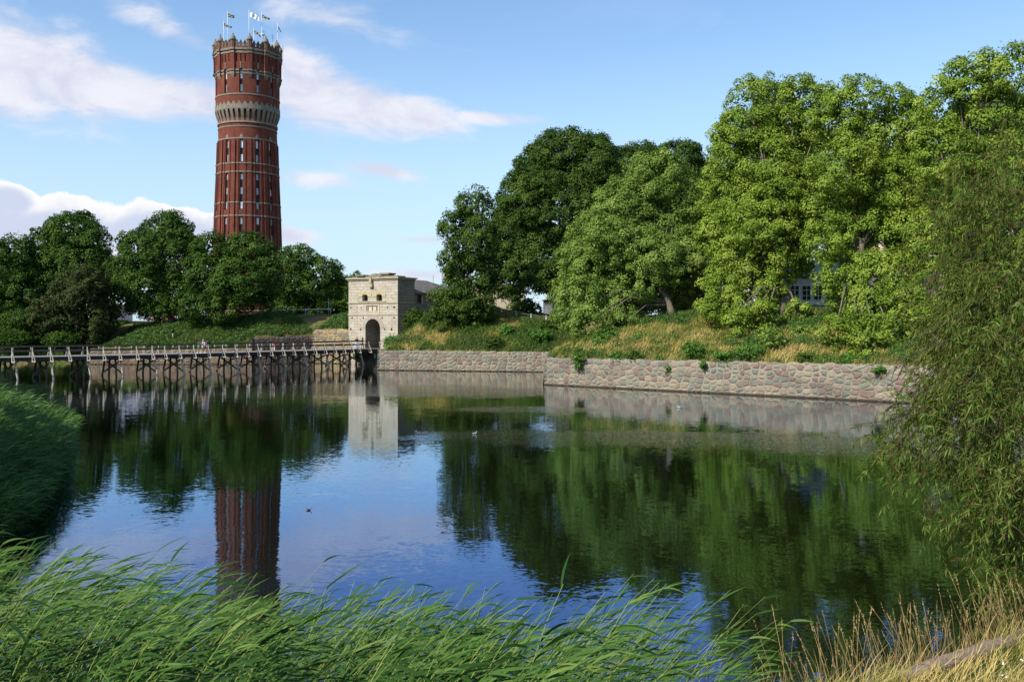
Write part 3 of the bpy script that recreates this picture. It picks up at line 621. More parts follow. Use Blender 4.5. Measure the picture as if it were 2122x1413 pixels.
tree('lime_tree', 154, [(345, 478, 46, 38), (300, 530, 52, 50), (370, 535, 44, 60), (300, 595, 66, 50), (248, 610, 34, 44), (375, 610, 40, 40), (330, 640, 45, 22), (262, 560, 34, 34)], 'far_leaf', 'broad dark round-topped tree between the ragged tree and the brick water tower', trunk=(357, 700, 0.4), bark='dark_bark', seed=14, leaf=0.33, per=85)
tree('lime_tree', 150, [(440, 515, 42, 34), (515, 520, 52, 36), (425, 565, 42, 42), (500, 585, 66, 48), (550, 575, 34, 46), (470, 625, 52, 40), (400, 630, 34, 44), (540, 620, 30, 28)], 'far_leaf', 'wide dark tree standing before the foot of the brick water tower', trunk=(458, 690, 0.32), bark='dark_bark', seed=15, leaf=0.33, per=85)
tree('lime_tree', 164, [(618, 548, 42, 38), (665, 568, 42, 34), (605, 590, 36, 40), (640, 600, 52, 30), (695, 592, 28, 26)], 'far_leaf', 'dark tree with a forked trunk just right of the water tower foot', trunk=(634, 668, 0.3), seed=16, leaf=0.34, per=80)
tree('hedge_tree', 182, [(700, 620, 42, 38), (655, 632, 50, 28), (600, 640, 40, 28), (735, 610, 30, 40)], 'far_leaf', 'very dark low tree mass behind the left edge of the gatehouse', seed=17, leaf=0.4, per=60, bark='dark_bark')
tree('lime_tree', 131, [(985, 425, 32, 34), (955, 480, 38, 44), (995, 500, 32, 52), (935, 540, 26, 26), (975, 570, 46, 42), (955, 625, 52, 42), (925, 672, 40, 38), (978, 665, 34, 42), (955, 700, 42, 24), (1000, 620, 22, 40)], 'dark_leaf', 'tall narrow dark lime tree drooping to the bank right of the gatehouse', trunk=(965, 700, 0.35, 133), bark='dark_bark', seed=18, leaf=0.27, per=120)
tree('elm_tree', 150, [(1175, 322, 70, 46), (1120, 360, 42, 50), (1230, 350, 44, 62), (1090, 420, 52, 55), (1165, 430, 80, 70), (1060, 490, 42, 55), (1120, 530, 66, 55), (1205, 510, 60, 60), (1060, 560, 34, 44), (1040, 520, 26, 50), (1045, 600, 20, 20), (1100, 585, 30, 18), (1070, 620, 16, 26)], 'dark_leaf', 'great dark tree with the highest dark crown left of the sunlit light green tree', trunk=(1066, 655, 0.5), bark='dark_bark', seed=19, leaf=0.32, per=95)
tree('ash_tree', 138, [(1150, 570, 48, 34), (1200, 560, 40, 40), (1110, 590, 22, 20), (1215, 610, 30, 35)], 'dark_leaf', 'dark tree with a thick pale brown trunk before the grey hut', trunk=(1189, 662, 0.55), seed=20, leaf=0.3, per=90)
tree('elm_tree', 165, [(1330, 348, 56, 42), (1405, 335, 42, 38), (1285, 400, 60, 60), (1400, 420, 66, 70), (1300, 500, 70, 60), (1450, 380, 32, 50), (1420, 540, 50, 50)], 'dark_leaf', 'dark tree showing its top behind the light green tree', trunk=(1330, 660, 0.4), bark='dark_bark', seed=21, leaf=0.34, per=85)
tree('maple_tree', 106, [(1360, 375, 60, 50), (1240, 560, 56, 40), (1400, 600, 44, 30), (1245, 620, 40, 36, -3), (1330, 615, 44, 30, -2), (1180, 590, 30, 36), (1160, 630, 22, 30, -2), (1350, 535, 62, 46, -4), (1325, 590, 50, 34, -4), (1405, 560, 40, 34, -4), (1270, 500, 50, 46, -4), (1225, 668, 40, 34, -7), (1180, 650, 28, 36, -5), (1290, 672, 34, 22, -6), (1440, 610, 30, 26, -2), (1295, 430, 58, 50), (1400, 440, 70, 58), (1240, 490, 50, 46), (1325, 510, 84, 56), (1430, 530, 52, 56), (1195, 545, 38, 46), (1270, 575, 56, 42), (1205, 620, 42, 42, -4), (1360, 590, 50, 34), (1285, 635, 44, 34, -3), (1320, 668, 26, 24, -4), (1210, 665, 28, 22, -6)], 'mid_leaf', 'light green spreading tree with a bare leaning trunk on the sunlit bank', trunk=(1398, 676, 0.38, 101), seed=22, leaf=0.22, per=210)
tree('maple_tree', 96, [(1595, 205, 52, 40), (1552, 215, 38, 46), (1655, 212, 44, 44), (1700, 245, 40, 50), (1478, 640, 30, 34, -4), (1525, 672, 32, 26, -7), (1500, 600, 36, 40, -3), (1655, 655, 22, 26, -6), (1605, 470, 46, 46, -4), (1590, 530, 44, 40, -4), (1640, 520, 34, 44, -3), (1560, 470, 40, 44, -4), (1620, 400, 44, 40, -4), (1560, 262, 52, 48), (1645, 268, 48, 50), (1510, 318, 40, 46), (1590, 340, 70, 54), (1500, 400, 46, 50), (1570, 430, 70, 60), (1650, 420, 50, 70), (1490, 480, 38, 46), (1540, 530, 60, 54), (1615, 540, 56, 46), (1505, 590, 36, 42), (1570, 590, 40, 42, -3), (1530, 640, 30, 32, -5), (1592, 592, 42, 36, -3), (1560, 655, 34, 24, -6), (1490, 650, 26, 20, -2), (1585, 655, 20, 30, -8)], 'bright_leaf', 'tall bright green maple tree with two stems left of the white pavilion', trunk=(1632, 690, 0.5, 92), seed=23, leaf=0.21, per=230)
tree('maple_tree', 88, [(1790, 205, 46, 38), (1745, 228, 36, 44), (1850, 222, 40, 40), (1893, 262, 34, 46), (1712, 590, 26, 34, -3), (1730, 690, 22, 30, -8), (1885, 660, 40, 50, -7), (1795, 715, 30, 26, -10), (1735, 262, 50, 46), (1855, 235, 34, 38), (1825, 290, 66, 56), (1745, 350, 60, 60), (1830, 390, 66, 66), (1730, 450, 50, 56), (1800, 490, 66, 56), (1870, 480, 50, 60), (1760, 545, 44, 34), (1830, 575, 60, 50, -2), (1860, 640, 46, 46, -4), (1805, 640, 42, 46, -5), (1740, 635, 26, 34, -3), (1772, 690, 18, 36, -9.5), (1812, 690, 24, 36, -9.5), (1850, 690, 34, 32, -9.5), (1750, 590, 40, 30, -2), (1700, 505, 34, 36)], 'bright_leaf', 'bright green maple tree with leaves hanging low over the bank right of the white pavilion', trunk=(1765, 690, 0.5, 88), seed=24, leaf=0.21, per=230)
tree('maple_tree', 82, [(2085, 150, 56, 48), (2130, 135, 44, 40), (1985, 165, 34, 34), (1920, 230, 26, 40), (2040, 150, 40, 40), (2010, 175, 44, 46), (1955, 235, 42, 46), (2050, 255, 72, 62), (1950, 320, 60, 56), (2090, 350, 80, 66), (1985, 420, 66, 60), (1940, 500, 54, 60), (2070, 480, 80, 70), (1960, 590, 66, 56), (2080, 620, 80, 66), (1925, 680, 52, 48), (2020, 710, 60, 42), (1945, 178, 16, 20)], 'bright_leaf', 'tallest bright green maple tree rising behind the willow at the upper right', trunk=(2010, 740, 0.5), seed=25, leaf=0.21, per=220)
BK = 'added dark trees closing the view behind the right bank'  # added back row; its dark crowns stand in for shadow under the front trees
tree('elm_tree', 176, [(1240, 560, 70, 70), (1300, 600, 60, 50), (1180, 610, 30, 40)], 'dark_leaf', 'added dark tree standing for shade in the gap under the light green tree', trunk=(1250, 655, 0.4), bark='dark_bark', seed=41, leaf=0.4, per=60, group=BK)
tree('elm_tree', 150, [(1440, 500, 60, 80), (1400, 590, 60, 50), (1480, 570, 50, 60)], 'dark_leaf', 'added dark tree standing for shade behind the boarded booth', trunk=(1450, 640, 0.4), bark='dark_bark', seed=42, leaf=0.36, per=70, group=BK)
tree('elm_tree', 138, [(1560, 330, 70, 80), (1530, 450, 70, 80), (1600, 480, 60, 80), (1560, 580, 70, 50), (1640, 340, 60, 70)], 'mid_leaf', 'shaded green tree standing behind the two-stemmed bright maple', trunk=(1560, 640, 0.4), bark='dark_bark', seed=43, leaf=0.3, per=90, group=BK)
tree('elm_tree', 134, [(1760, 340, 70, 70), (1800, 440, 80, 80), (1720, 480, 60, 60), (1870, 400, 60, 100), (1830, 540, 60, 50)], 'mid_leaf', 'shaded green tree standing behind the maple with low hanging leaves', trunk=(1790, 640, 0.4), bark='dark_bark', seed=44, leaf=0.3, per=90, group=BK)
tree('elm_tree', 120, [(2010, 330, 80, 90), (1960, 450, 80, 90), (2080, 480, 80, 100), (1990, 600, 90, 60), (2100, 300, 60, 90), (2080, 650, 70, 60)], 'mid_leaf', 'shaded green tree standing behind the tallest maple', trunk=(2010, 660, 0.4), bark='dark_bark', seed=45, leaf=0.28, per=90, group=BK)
for (px, py, d, rx, ry, mt, lb) in [
        (1098, 640, 140, 26, 22, 'dark_leaf', 'dark ivy shrub between the two trunks left of the grey hut'),
        (1150, 672, 128, 30, 12, 'dark_leaf', 'dark low shrub under the rail fence by the grey hut'),
        (1340, 702, 95, 26, 14, 'mid_leaf', 'green bramble patch halfway up the sunny slope below the leaning trunk'),
        (1290, 738, 91, 24, 12, 'bush_leaf', 'green weed clump on the wall edge left of the dark trailing shrub'),
        (1558, 728, 83, 30, 12, 'bush_leaf', 'bright weed clump on the wall edge between the second low shrub and the fern-like one'),
        (1765, 742, 78, 26, 10, 'bush_leaf', 'yellow-green weed clump on the wall edge under the hanging maple leaves'),
        (1545, 668, 96, 40, 14, 'dark_leaf', 'dark shrub at the foot of the two-stemmed maple'),
        (1870, 690, 82, 36, 26, 'mid_leaf', 'green shrub on the slope just left of the willow twigs'),
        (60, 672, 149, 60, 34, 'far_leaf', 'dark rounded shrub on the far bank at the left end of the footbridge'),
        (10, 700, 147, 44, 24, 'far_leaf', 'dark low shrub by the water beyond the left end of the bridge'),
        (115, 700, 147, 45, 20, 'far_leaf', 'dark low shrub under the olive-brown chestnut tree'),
        (815, 715, 131, 17, 22, 'bush_leaf', 'round green shrub at the top of the wall where the bridge meets the gatehouse'),
        (862, 668, 137, 30, 30, 'dark_leaf', 'dark green shrub against the right side of the gatehouse'),
        (1028, 716, 124, 20, 20, 'dark_leaf', 'dark shrub spilling over the stone wall below the white-posted fence'),
        (1052, 690, 127, 15, 17, 'bush_leaf', 'small shrub with pale leaves on the bank below the white-posted fence'),
        (1118, 695, 124, 24, 15, 'bush_leaf', 'spreading fern-green shrub on the bank under the grey hut'),
        (1165, 725, 118, 22, 16, 'dark_leaf', 'dark shrub hanging at the inner corner of the two walls'),
        (1255, 712, 96, 30, 30, 'bush_leaf', 'leafy green shrub on the sunny bank under the light green tree'),
        (1200, 742, 93, 14, 20, 'bush_leaf', 'green shrub trailing over the left end of the jutting wall'),
        (1318, 740, 90, 18, 15, 'dark_leaf', 'dark trailing shrub over the jutting wall below the leaning trunk'),
        (1440, 722, 86, 26, 16, 'bush_leaf', 'bright green low shrub above the jutting wall'),
        (1492, 738, 84, 22, 13, 'bush_leaf', 'second bright green low shrub above the jutting wall'),
        (1610, 708, 84, 36, 24, 'mid_leaf', 'wide patch of green creeper shrub under the white pavilion'),
        (1690, 690, 86, 50, 28, 'mid_leaf', 'shaded ivy mound left of the low hanging maple leaves'),
        (1662, 742, 80, 18, 13, 'dark_leaf', 'dark fern-like shrub on the edge of the jutting wall'),
        (1870, 730, 77, 30, 22, 'bush_leaf', 'yellow-green shrub on the wall top behind the willow twigs'),
        (1826, 768, 75, 12, 7, 'bush_leaf', 'small green tuft growing out of the jutting wall face near the willow'),
        (1386, 765, 87, 5, 9, 'bush_leaf', 'small hanging tuft growing from the upper courses of the jutting wall'),
        (1456, 755, 84.5, 4, 7, 'bush_leaf', 'tiny tuft in the mortar of the jutting wall below the bright shrub'),
        (1700, 806, 78.6, 3, 8, 'bush_leaf', 'tiny narrow plant halfway up the jutting wall'),
        (745, 735, 143.5, 12, 10, 'bush_leaf', 'green shrub growing under the bridge by the gatehouse foot'),
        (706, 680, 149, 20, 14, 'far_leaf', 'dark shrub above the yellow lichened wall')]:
    rng = np.random.default_rng(int(px * 7 + py)); L = []
    for q in range(5 if rx > 9 else 2):
        o = rng.uniform(-0.5, 0.5, 2); L.append((px + o[0] * rx, py + o[1] * ry * 0.8, rx * rng.uniform(0.45, 0.7), ry * rng.uniform(0.5, 0.7), rng.uniform(-0.3, 0.3) * rx / F * d))
    tr = (px, py, 0.06)
    nm = 'shrub'
    t = tree(nm, d, L, mt, lb, 'shrub', trunk=tr, seed=int(px), leaf=0.2 if d < 110 else 0.26, per=60, puff=(0.28, 0.5), smallpuff=0.5, dens=0.9, inner=0.3, flat=0.9)

# off to the left beyond the picture: two trees whose shade falls on the reeds of the left bank
def side_tree(x, y, h, r, label, seed):
    rng = np.random.default_rng(seed); z0 = gz(x, y); root = empty('poplar_tree', (x, y, z0 - 0.2)); tag(root, label, 'tree')
    L = [(np.array([rng.uniform(-.45, .45) * r, rng.uniform(-.45, .45) * r, h * (0.35 + 0.16 * k)]), np.array([r, r, h * 0.2]) * rng.uniform(0.75, 1.0)) for k in range(4)]
    crown_mesh('crown', L, M['mid_leaf'], root, rng, leaf=0.45, per=60, puff=(0.9, 1.4)); mb = MB(); mb.tube([(0, 0, 0), (0.1, 0, h * 0.4), (0, 0.1, h * 0.85)], [0.4, 0.3, 0.08], 8); mb.build('trunk', 'bark', root)
for sx_, sy_, sh_, sr_, sl_, ss_ in ((-44.5, 55, 15, 5.2, 'tree on the left bank shading the farthest reeds', 61), (-37, 45, 15, 5.2, 'tree on the left bank second along from the bridge', 62), (-30, 34, 14, 5.0, 'tree on the left bank in the middle of its row', 63), (-24.5, 24, 13, 4.6, 'tree on the left bank second nearest the camera', 64), (-22, 14.5, 13, 4.6, 'tree on the left bank shading the nearest reeds', 65)):
    side_tree(sx_, sy_, sh_, sr_, sl_, ss_)

# ------------------------------------------------------------------ willow in front, upper right
def willow():
    rng = np.random.default_rng(5); base = np.array([12.0, 9.6, gz(12.0, 9.6) - 0.2]); root = empty('willow_tree', base)
    tag(root, 'weeping willow reaching in from the right edge with thin hanging twigs', 'tree')
    # twig zones: column, row, half width, half height, distance, number of twigs
    Z = [(2080, 420, 60, 130, 14.5, 120), (2020, 470, 60, 110, 14.5, 95), (1970, 560, 55, 90, 14.5, 70), (2060, 600, 80, 100, 14, 170), (1930, 660, 50, 60, 14.2, 45),
         (2010, 700, 75, 60, 13.8, 130), (2100, 760, 60, 80, 13.5, 130), (1935, 775, 50, 45, 13.8, 60), (2010, 800, 80, 60, 13.5, 130), (1905, 845, 50, 34, 13.5, 40),
         (1965, 860, 50, 36, 13.4, 34), (1870, 905, 45, 28, 13.6, 26), (2090, 880, 44, 60, 13.2, 70), (2070, 960, 42, 70, 13, 90), (2095, 1040, 50, 70, 12.8, 110),
         (2030, 1080, 30, 40, 12.8, 16), (2110, 1130, 46, 50, 12.6, 80), (1900, 540, 34, 50, 14.5, 12), (1990, 370, 40, 50, 14.8, 16), (2100, 1190, 30, 25, 12.5, 30), (2140, 600, 40, 260, 13, 90), (1868, 940, 25, 20, 13.5, 6), (1960, 930, 22, 20, 13.4, 10)]
    P0 = []
    for (px, py, rx, ry, d, n) in Z:
        q = rng.normal(size=(n, 2)) * 0.55; dd = d + rng.normal(size=n) * 0.8
        P0.append(np.stack([(px + q[:, 0] * rx - CX) / F * dd, dd, CZ - (py + q[:, 1] * ry - HY) / F * dd], 1))
    P0 = np.concatenate(P0); P0 = np.concatenate([P0, P0 + rng.normal(size=P0.shape) * [0.4, 0.6, 0.45]]); P0 = P0[vnoise(P0[:, 0] * 1.0, P0[:, 2] * 1.0 + P0[:, 1] * 0.4, 1.25, 12) * 1.25 - 0.1 + rng.random(len(P0)) * 0.28 > 0.58 - 0.14 * np.clip((P0[:, 0] / P0[:, 1] - 0.46) / 0.06, 0, 1)]; n = len(P0)
    Lt = rng.uniform(0.35, 0.85, n); K = 7
    dirn = unit(np.stack([rng.normal(size=n) * 0.55 - 0.35, rng.normal(size=n) * 0.5, rng.uniform(-0.9, 0.9, n)], 1))
    pts = [P0 - np.array([0, 0, 0])]; d = dirn.copy()
    for k in range(K - 1):
        d = unit(d + np.array([0, 0, -0.22])); pts.append(pts[-1] + d * (Lt / K)[:, None])
    T = np.stack(pts, 1)                                       # (n,K,3)
    side = unit(np.cross(np.gradient(T, axis=1), np.array([0, 1, 0.01]))) * 0.0028
    V1, q1 = strips(T, side)
    tg = fastmesh('twig', V1 - base, q1, M['willow_dry'], root, np.repeat(rng.random(n), K - 1)); tag(tg, kind='stuff')
    # leaves along the twigs
    per = 26; f = rng.uniform(0.05, 1, (n, per)) * (K - 1); i0 = np.minimum(f.astype(int), K - 2); fr = (f - i0)[..., None]
    ar = np.arange(n)[:, None]; P = T[ar, i0] * (1 - fr) + T[ar, i0 + 1] * fr; tang = unit(T[ar, i0 + 1] - T[ar, i0])
    P = P.reshape(-1, 3); tang = tang.reshape(-1, 3); m = len(P)
    ld = unit(tang * 0.7 + rng.normal(size=(m, 3)) * 0.5 + np.array([0.05, 0, -0.30])); ll = rng.uniform(0.06, 0.13, m); w = rng.uniform(0.005, 0.0085, m)
    c = np.stack([P + ld * (ll * s)[:, None] + np.array([0, 0, -0.02]) * s * s for s in (0, 0.35, 0.7, 1.0)], 1)
    sv = unit(np.cross(ld, rng.normal(size=(m, 3)))) * w[:, None]; S4 = np.stack([sv * 0.25, sv, sv * 0.8, sv * 0.05], 1)
    V, q = strips(c, S4); lk = np.repeat(rng.random(m) < 0.07, 3)
    o = fastmesh('crown', V - base, q, [M['willow_leaf'], M['willow_dry']], root, np.repeat(rng.random(m), 3), mi=lk.astype(int))
    # boughs
    mb = MB(); z0 = np.zeros(3)
    mb.tube([z0, (-0.3, 0.3, 1.6), (-0.8, 1.0, 3.2), (-1.6, 2.0, 4.4)], [0.42, 0.34, 0.26, 0.18], 10)
    def bough(a, px, py, d, r):
        e = PT(px, py, d) - base; a = np.array(a); k = 7; pts = []
        for j in range(k + 1):
            f = j / k; p = a * (1 - f) + e * f + np.array([0, 0, 0.9 * math.sin(math.pi * f) * (1 - 0.4 * f)]) + (rng.normal(size=3) * 0.07 if 0 < j < k else 0); pts.append(p)
        mb.tube(pts, [r * (1 - 0.85 * j / k) for j in range(k + 1)], 7); return pts
    for (px, py, d, r) in ((1985, 800, 13.6, 0.07), (1900, 850, 13.5, 0.05), (2075, 900, 13.1, 0.06), (2090, 1100, 12.8, 0.04), (1930, 690, 14, 0.06), (1960, 560, 14.4, 0.06), (2050, 420, 14.6, 0.06), (2010, 650, 14, 0.06), (1880, 740, 14, 0.035), (2040, 760, 13.5, 0.05), (2000, 480, 14.5, 0.05)):
        ps = bough((-1.6, 2.0, 4.4) if py < 720 else (-0.9, 1.2, 3.3), px, py, d, r)
        for p in ps[3:]:
            for _ in range(3):
                e = p + np.array([rng.normal() * 0.5 - 0.2, rng.normal() * 0.4, -rng.uniform(0.1, 0.9)]); mb.tube([p, (p + e) / 2 + rng.normal(size=3) * 0.06, e], [0.009, 0.006, 0.003], 4)
    mb.build('trunk', 'dark_bark', root)
willow()

# ------------------------------------------------------------------ reeds and grasses
def reeds(name, X, Y, H, rng, material, nl=9, leafL=(0.24, 0.50), leafW=0.0110, wind=(1.0, 0.12), K=6, lean=0.55, label=None, stemr=0.0042, spread=1.0, Z0=None):
    n = len(X); z = np.maximum(ground(X, Y), -0.1) if Z0 is None else Z0
    B = np.stack([X, Y, z], 1); wd = np.array([wind[0], wind[1], 0]); ln = lean * rng.uniform(0.6, 1.35, n)
    t = np.linspace(0, 1, K); az = rng.normal(size=n) * 0.42; w2 = np.stack([np.cos(az) * wd[0] - np.sin(az) * wd[1], np.sin(az) * wd[0] + np.cos(az) * wd[1], np.zeros(n)], 1)
    Sx = (ln[:, None] * (0.35 * t + 0.65 * t ** 2))[..., None] * w2[:, None, :] * H[:, None, None]
    stem = B[:, None, :] + Sx + np.stack([np.zeros((n, K)), np.zeros((n, K)), H[:, None] * (t - 0.10 * t ** 3)[None, :]], -1)
    sv = np.broadcast_to(np.array([1, -0.35, 0]) * stemr, stem.shape) * np.linspace(1, 0.5, K)[None, :, None]
    V1, q1 = strips(stem, sv); t1 = np.repeat(0.8 + 0.2 * rng.random(n), K - 1)
    # leaves
    f = (0.22 + 0.78 * (np.arange(nl)[None, :] + rng.random((n, nl))) / nl).clip(0, 0.999) * (K - 1); i0 = f.astype(int).clip(0, K - 2); fr = (f - i0)[..., None]; ar = np.arange(n)[:, None]
    P = (stem[ar, i0] * (1 - fr) + stem[ar, i0 + 1] * fr).reshape(-1, 3); tg = unit(stem[ar, i0 + 1] - stem[ar, i0]).reshape(-1, 3); m = len(P); up = (f / (K - 1)).reshape(-1)
    L = rng.uniform(*leafL, m) * (0.75 + 0.35 * np.sin(up * 3)); w3 = np.repeat(w2, nl, 0)
    a0 = unit(tg * 1.05 + w3 * rng.uniform(0.1, 0.9, m)[:, None] + rng.normal(size=(m, 3)) * np.array([0.3, 0.5, 0.22]) * spread)
    k2 = 6; C = [P]; d = a0; g = (rng.random(m) ** 2 * 0.34)[:, None]
    for k in range(k2 - 1):
        d = unit(d + w3 * 0.14 + np.array([0, 0, -1.0]) * g * 0.8); C.append(C[-1] + d * (L / (k2 - 1))[:, None])
    C = np.stack(C, 1); prof = np.array([0.45, 0.95, 1.0, 0.8, 0.45, 0.03])
    nr = unit(np.cross(unit(np.gradient(C, axis=1)), unit(np.stack([rng.normal(size=m) * 0.5, -np.ones(m) * 0.6, np.ones(m) * 0.9 + rng.normal(size=m) * 0.45], 1))[:, None, :]))
    wv = nr * (leafW * rng.uniform(0.6, 1.35, m))[:, None, None] * prof[None, :, None]
    V2, q2 = strips(C, wv); hh = rng.random(m); t2 = np.repeat(np.clip(0.05 + 0.66 * hh + 0.20 * np.repeat(rng.random(n), nl), 0, 0.86), k2 - 1)
    V = np.concatenate([V1, V2]); q = np.concatenate([q1, q2 + len(V1)])
    o = fastmesh(name, V, q, material, None, np.concatenate([t1, t2])); return tag(o, label, 'reeds', kind='stuff')
rng = np.random.default_rng(21)
n = 5600; X = rng.uniform(-14, 3.2, n); Y = rng.uniform(6.8, 15.2, n)
px = CX + F * (X + 0.7) / Y
top = np.interp(px, [-400, 60, 150, 260, 380, 480, 600, 700, 800, 880, 960, 1040, 1120, 1200, 1280, 1350, 1430, 1520, 1600], [1150, 1175, 1180, 1215, 1268, 1245, 1262, 1245, 1285, 1255, 1290, 1325, 1310, 1262, 1235, 1275, 1322, 1370, 1430])
zt = CZ - (top - HY) * Y / F; zg = np.maximum(ground(X, Y), -0.1); H = np.clip(zt - zg, 0.3, 3.0) * rng.uniform(0.80, 1.06, n) / 0.92
keep = (H > 0.9) & (px < 1500 + rng.normal(size=n) * 25) & (Y < np.interp(X, [-14, -9, 0, 2, 3.2], [15.2, 15.0, 14.2, 13.2, 12.4])) & (rng.random(n) < np.interp(px, [900, 1250, 1500], [1, 0.7, 0.35]))
keep &= rng.random(n) < (0.15 + 1.1 * vnoise(X, Y, 0.9, 5))
keep &= ~((Y > 11.6) & (rng.random(n) < 0.60))
reeds('reeds', X[keep], Y[keep], H[keep], rng, 'reed_leaf', wind=(1.0, 0.05), label='sunlit green reeds bending right along the near water edge')
# a few taller single reeds standing clear of the bed
tp = [(120, 1105), (150, 1130), (185, 1150), (300, 1200), (545, 1185), (650, 1190), (845, 1200), (905, 1205), (1035, 1205), (1245, 1170), (1262, 1190), (1285, 1180), (1360, 1215), (1400, 1240), (1455, 1240), (1470, 1260), (60, 1150), (735, 1205), (1140, 1240), (1195, 1230), (250, 1190), (100, 1125)]
TY = np.array([rng.uniform(12.2, 13.6) for _ in tp]); TX = np.array([(p[0] - CX) / F * y - 1.25 for p, y in zip(tp, TY)]); TH = np.array([CZ - (p[1] - HY) * y / F for p, y in zip(tp, TY)]) / 0.92
reeds('tall_reeds', TX, TY, TH, rng, 'reed_leaf', label='taller single reeds standing clear of the near reed bed', nl=8, lean=0.42)
n = 150; X = rng.uniform(-9, 2.6, n); Y = rng.uniform(9.5, 13.6, n); H = rng.uniform(1.2, 2.1, n); K = 5; t = np.linspace(0, 1, K); ln = rng.normal(size=n) * 0.12 + 0.10; zz = np.maximum(ground(X, Y), -0.1)
C = np.stack([X[:, None] + ln[:, None] * H[:, None] * t ** 1.5, Y[:, None] + 0 * t[None, :], zz[:, None] + H[:, None] * t], -1); V, q = strips(C, np.broadcast_to(np.array([0.0042, -0.001, 0]), C.shape) * np.linspace(1, .5, K)[None, :, None])
tag(fastmesh('dead_reeds', V, q, 'dry_grass', None, np.repeat(0.3 + 0.7 * rng.random(n), K - 1)), 'pale dead reed stems standing among the green reeds', 'reeds', kind='stuff')
# reeds of the left bank, in the shade
n = 17000; s = rng.random(n); pl = np.array([(-11, 13), (-13.5, 20), (-15.2, 28), (-18.5, 37), (-25, 52), (-37, 64), (-60, 80)], float)
tt = s ** 0.8 * (len(pl) - 1.001); i = tt.astype(int); fr = (tt - i)[:, None]; P = pl[i] * (1 - fr) + pl[i + 1] * fr; off = rng.uniform(-0.6, 11, n); P[:, 0] -= off * 0.93; P[:, 1] -= off * 0.25
X, Y = P[:, 0], P[:, 1]; k = X > -0.60 * Y - 2; X, Y, off = X[k], Y[k], off[k]; m = len(X)
H = (1.3 + 1.25 * np.clip((off + 0.6) / 3, 0, 1) ** 0.6 + 0.9 * (vnoise(X, Y, 0.28, 9) - 0.5) + 0.7 * (vnoise(X, Y, 0.9, 10) - 0.5)) * rng.uniform(0.8, 1.15, m)
reeds('bank_reeds', X, Y, H, rng, 'reed_far', nl=8, leafL=(0.35, 0.7), leafW=0.022, K=4, lean=0.3, spread=1.5, label='shaded dense dark reeds along the left bank', stemr=0.006)

def blades(name, X, Y, H, W_, tone, material, rng, lean=0.35, K=4, label=None, cat='grass', z=None, wind=0.25):
    n = len(X); z = ground(X, Y) if z is None else z; t = np.linspace(0, 1, K); a = rng.uniform(0, 2 * np.pi, n); b = lean * rng.uniform(0.2, 1.5, n)
    C = np.stack([X[:, None] + (np.cos(a) * b + wind)[:, None] * H[:, None] * t ** 1.8, Y[:, None] + (np.sin(a) * b)[:, None] * H[:, None] * t ** 1.8, (z - 0.05)[:, None] + H[:, None] * (t - 0.12 * t * t)], -1)
    s = unit(np.stack([np.cos(a + 1.6), np.sin(a + 1.6) * 0.6, np.zeros(n)], 1)) ; Wp = np.interp(t, [0, 0.5, 1], [0.9, 1, 0.08])
    V, q = strips(C, s[:, None, :] * (W_ * rng.uniform(0.7, 1.3, n))[:, None, None] * Wp[None, :, None])
    return tag(fastmesh(name, V, q, material, None, np.repeat(tone, K - 1)), label, cat, kind='stuff')
def patch(X, Y, green):
    v = 0.6 * vnoise(X, Y, 0.16, 3) + 0.4 * vnoise(X, Y, 0.5, 4); return np.clip((v - green) * 3.2 + 0.5, 0, 1)
def band(pl, n, lo, hi, rng):
    pl = np.array(pl, float); seg = np.linalg.norm(np.diff(pl, axis=0), axis=1); cs = np.concatenate([[0], np.cumsum(seg)]); s = rng.random(n) * cs[-1]
    C = np.stack([np.interp(s, cs, pl[:, 0]), np.interp(s, cs, pl[:, 1])], 1); i = np.clip(np.searchsorted(cs, s) - 1, 0, len(seg) - 1); d = np.diff(pl, axis=0)[i] / seg[i][:, None]
    o = lo + (hi - lo) * rng.random(n); return C[:, 0] - d[:, 1] * o, C[:, 1] + d[:, 0] * o, o
# sunny dry slope above the jutting wall
X, Y, o = band([(3.0, 96), (29.6, 75), (44, 63.5)], 62000, 0.5, 19, rng); v = patch(X, Y, 0.46 + 0.10 * np.clip((6 - o) / 6, 0, 1))
tone = np.clip(v * 0.55 + 0.30 + rng.normal(size=len(X)) * 0.16, 0, 1)
blades('slope_grass', X, Y, rng.uniform(0.25, 0.65, len(X)) * (0.6 + 0.8 * vnoise(X, Y, 0.9, 21)), 0.022, tone, 'bank_grass', rng, label='dry yellow grass and weeds on the sunny slope above the jutting wall')
X, Y, o = band([(-17, 126), (4.3, 121), (15, 118.5)], 48000, 0.4, 17, rng); X2, Y2, o2 = band([(4.6, 121), (3.8, 97)], 16000, 0.4, 13, rng)
X = np.concatenate([X, X2]); Y = np.concatenate([Y, np.clip(Y2, 97, 121)]); tone = np.clip(patch(X, Y, 0.60) * 0.7 + 0.12 + rng.normal(size=len(X)) * 0.14, 0, 1)
blades('slope_grass', X, Y, rng.uniform(0.3, 0.75, len(X)), 0.03, tone, 'bank_grass', rng, label='green weeds with brown tufts on the slope right of the gatehouse')
X, Y, o = band([(-95, 147.5), (-66, 147), (-64.4, 144.1), (-39.5, 143.1), (-31.3, 148), (-25, 146)], 52000, 0.5, 15, rng); tone = np.clip(patch(X, Y, 0.74) * 0.5 + 0.0 + rng.random(len(X)) * 0.22, 0, 1)
blades('slope_grass', X, Y, rng.uniform(0.3, 0.8, len(X)), 0.045, tone, 'bank_grass', rng, label='green grass and weeds on the far bank behind the footbridge')
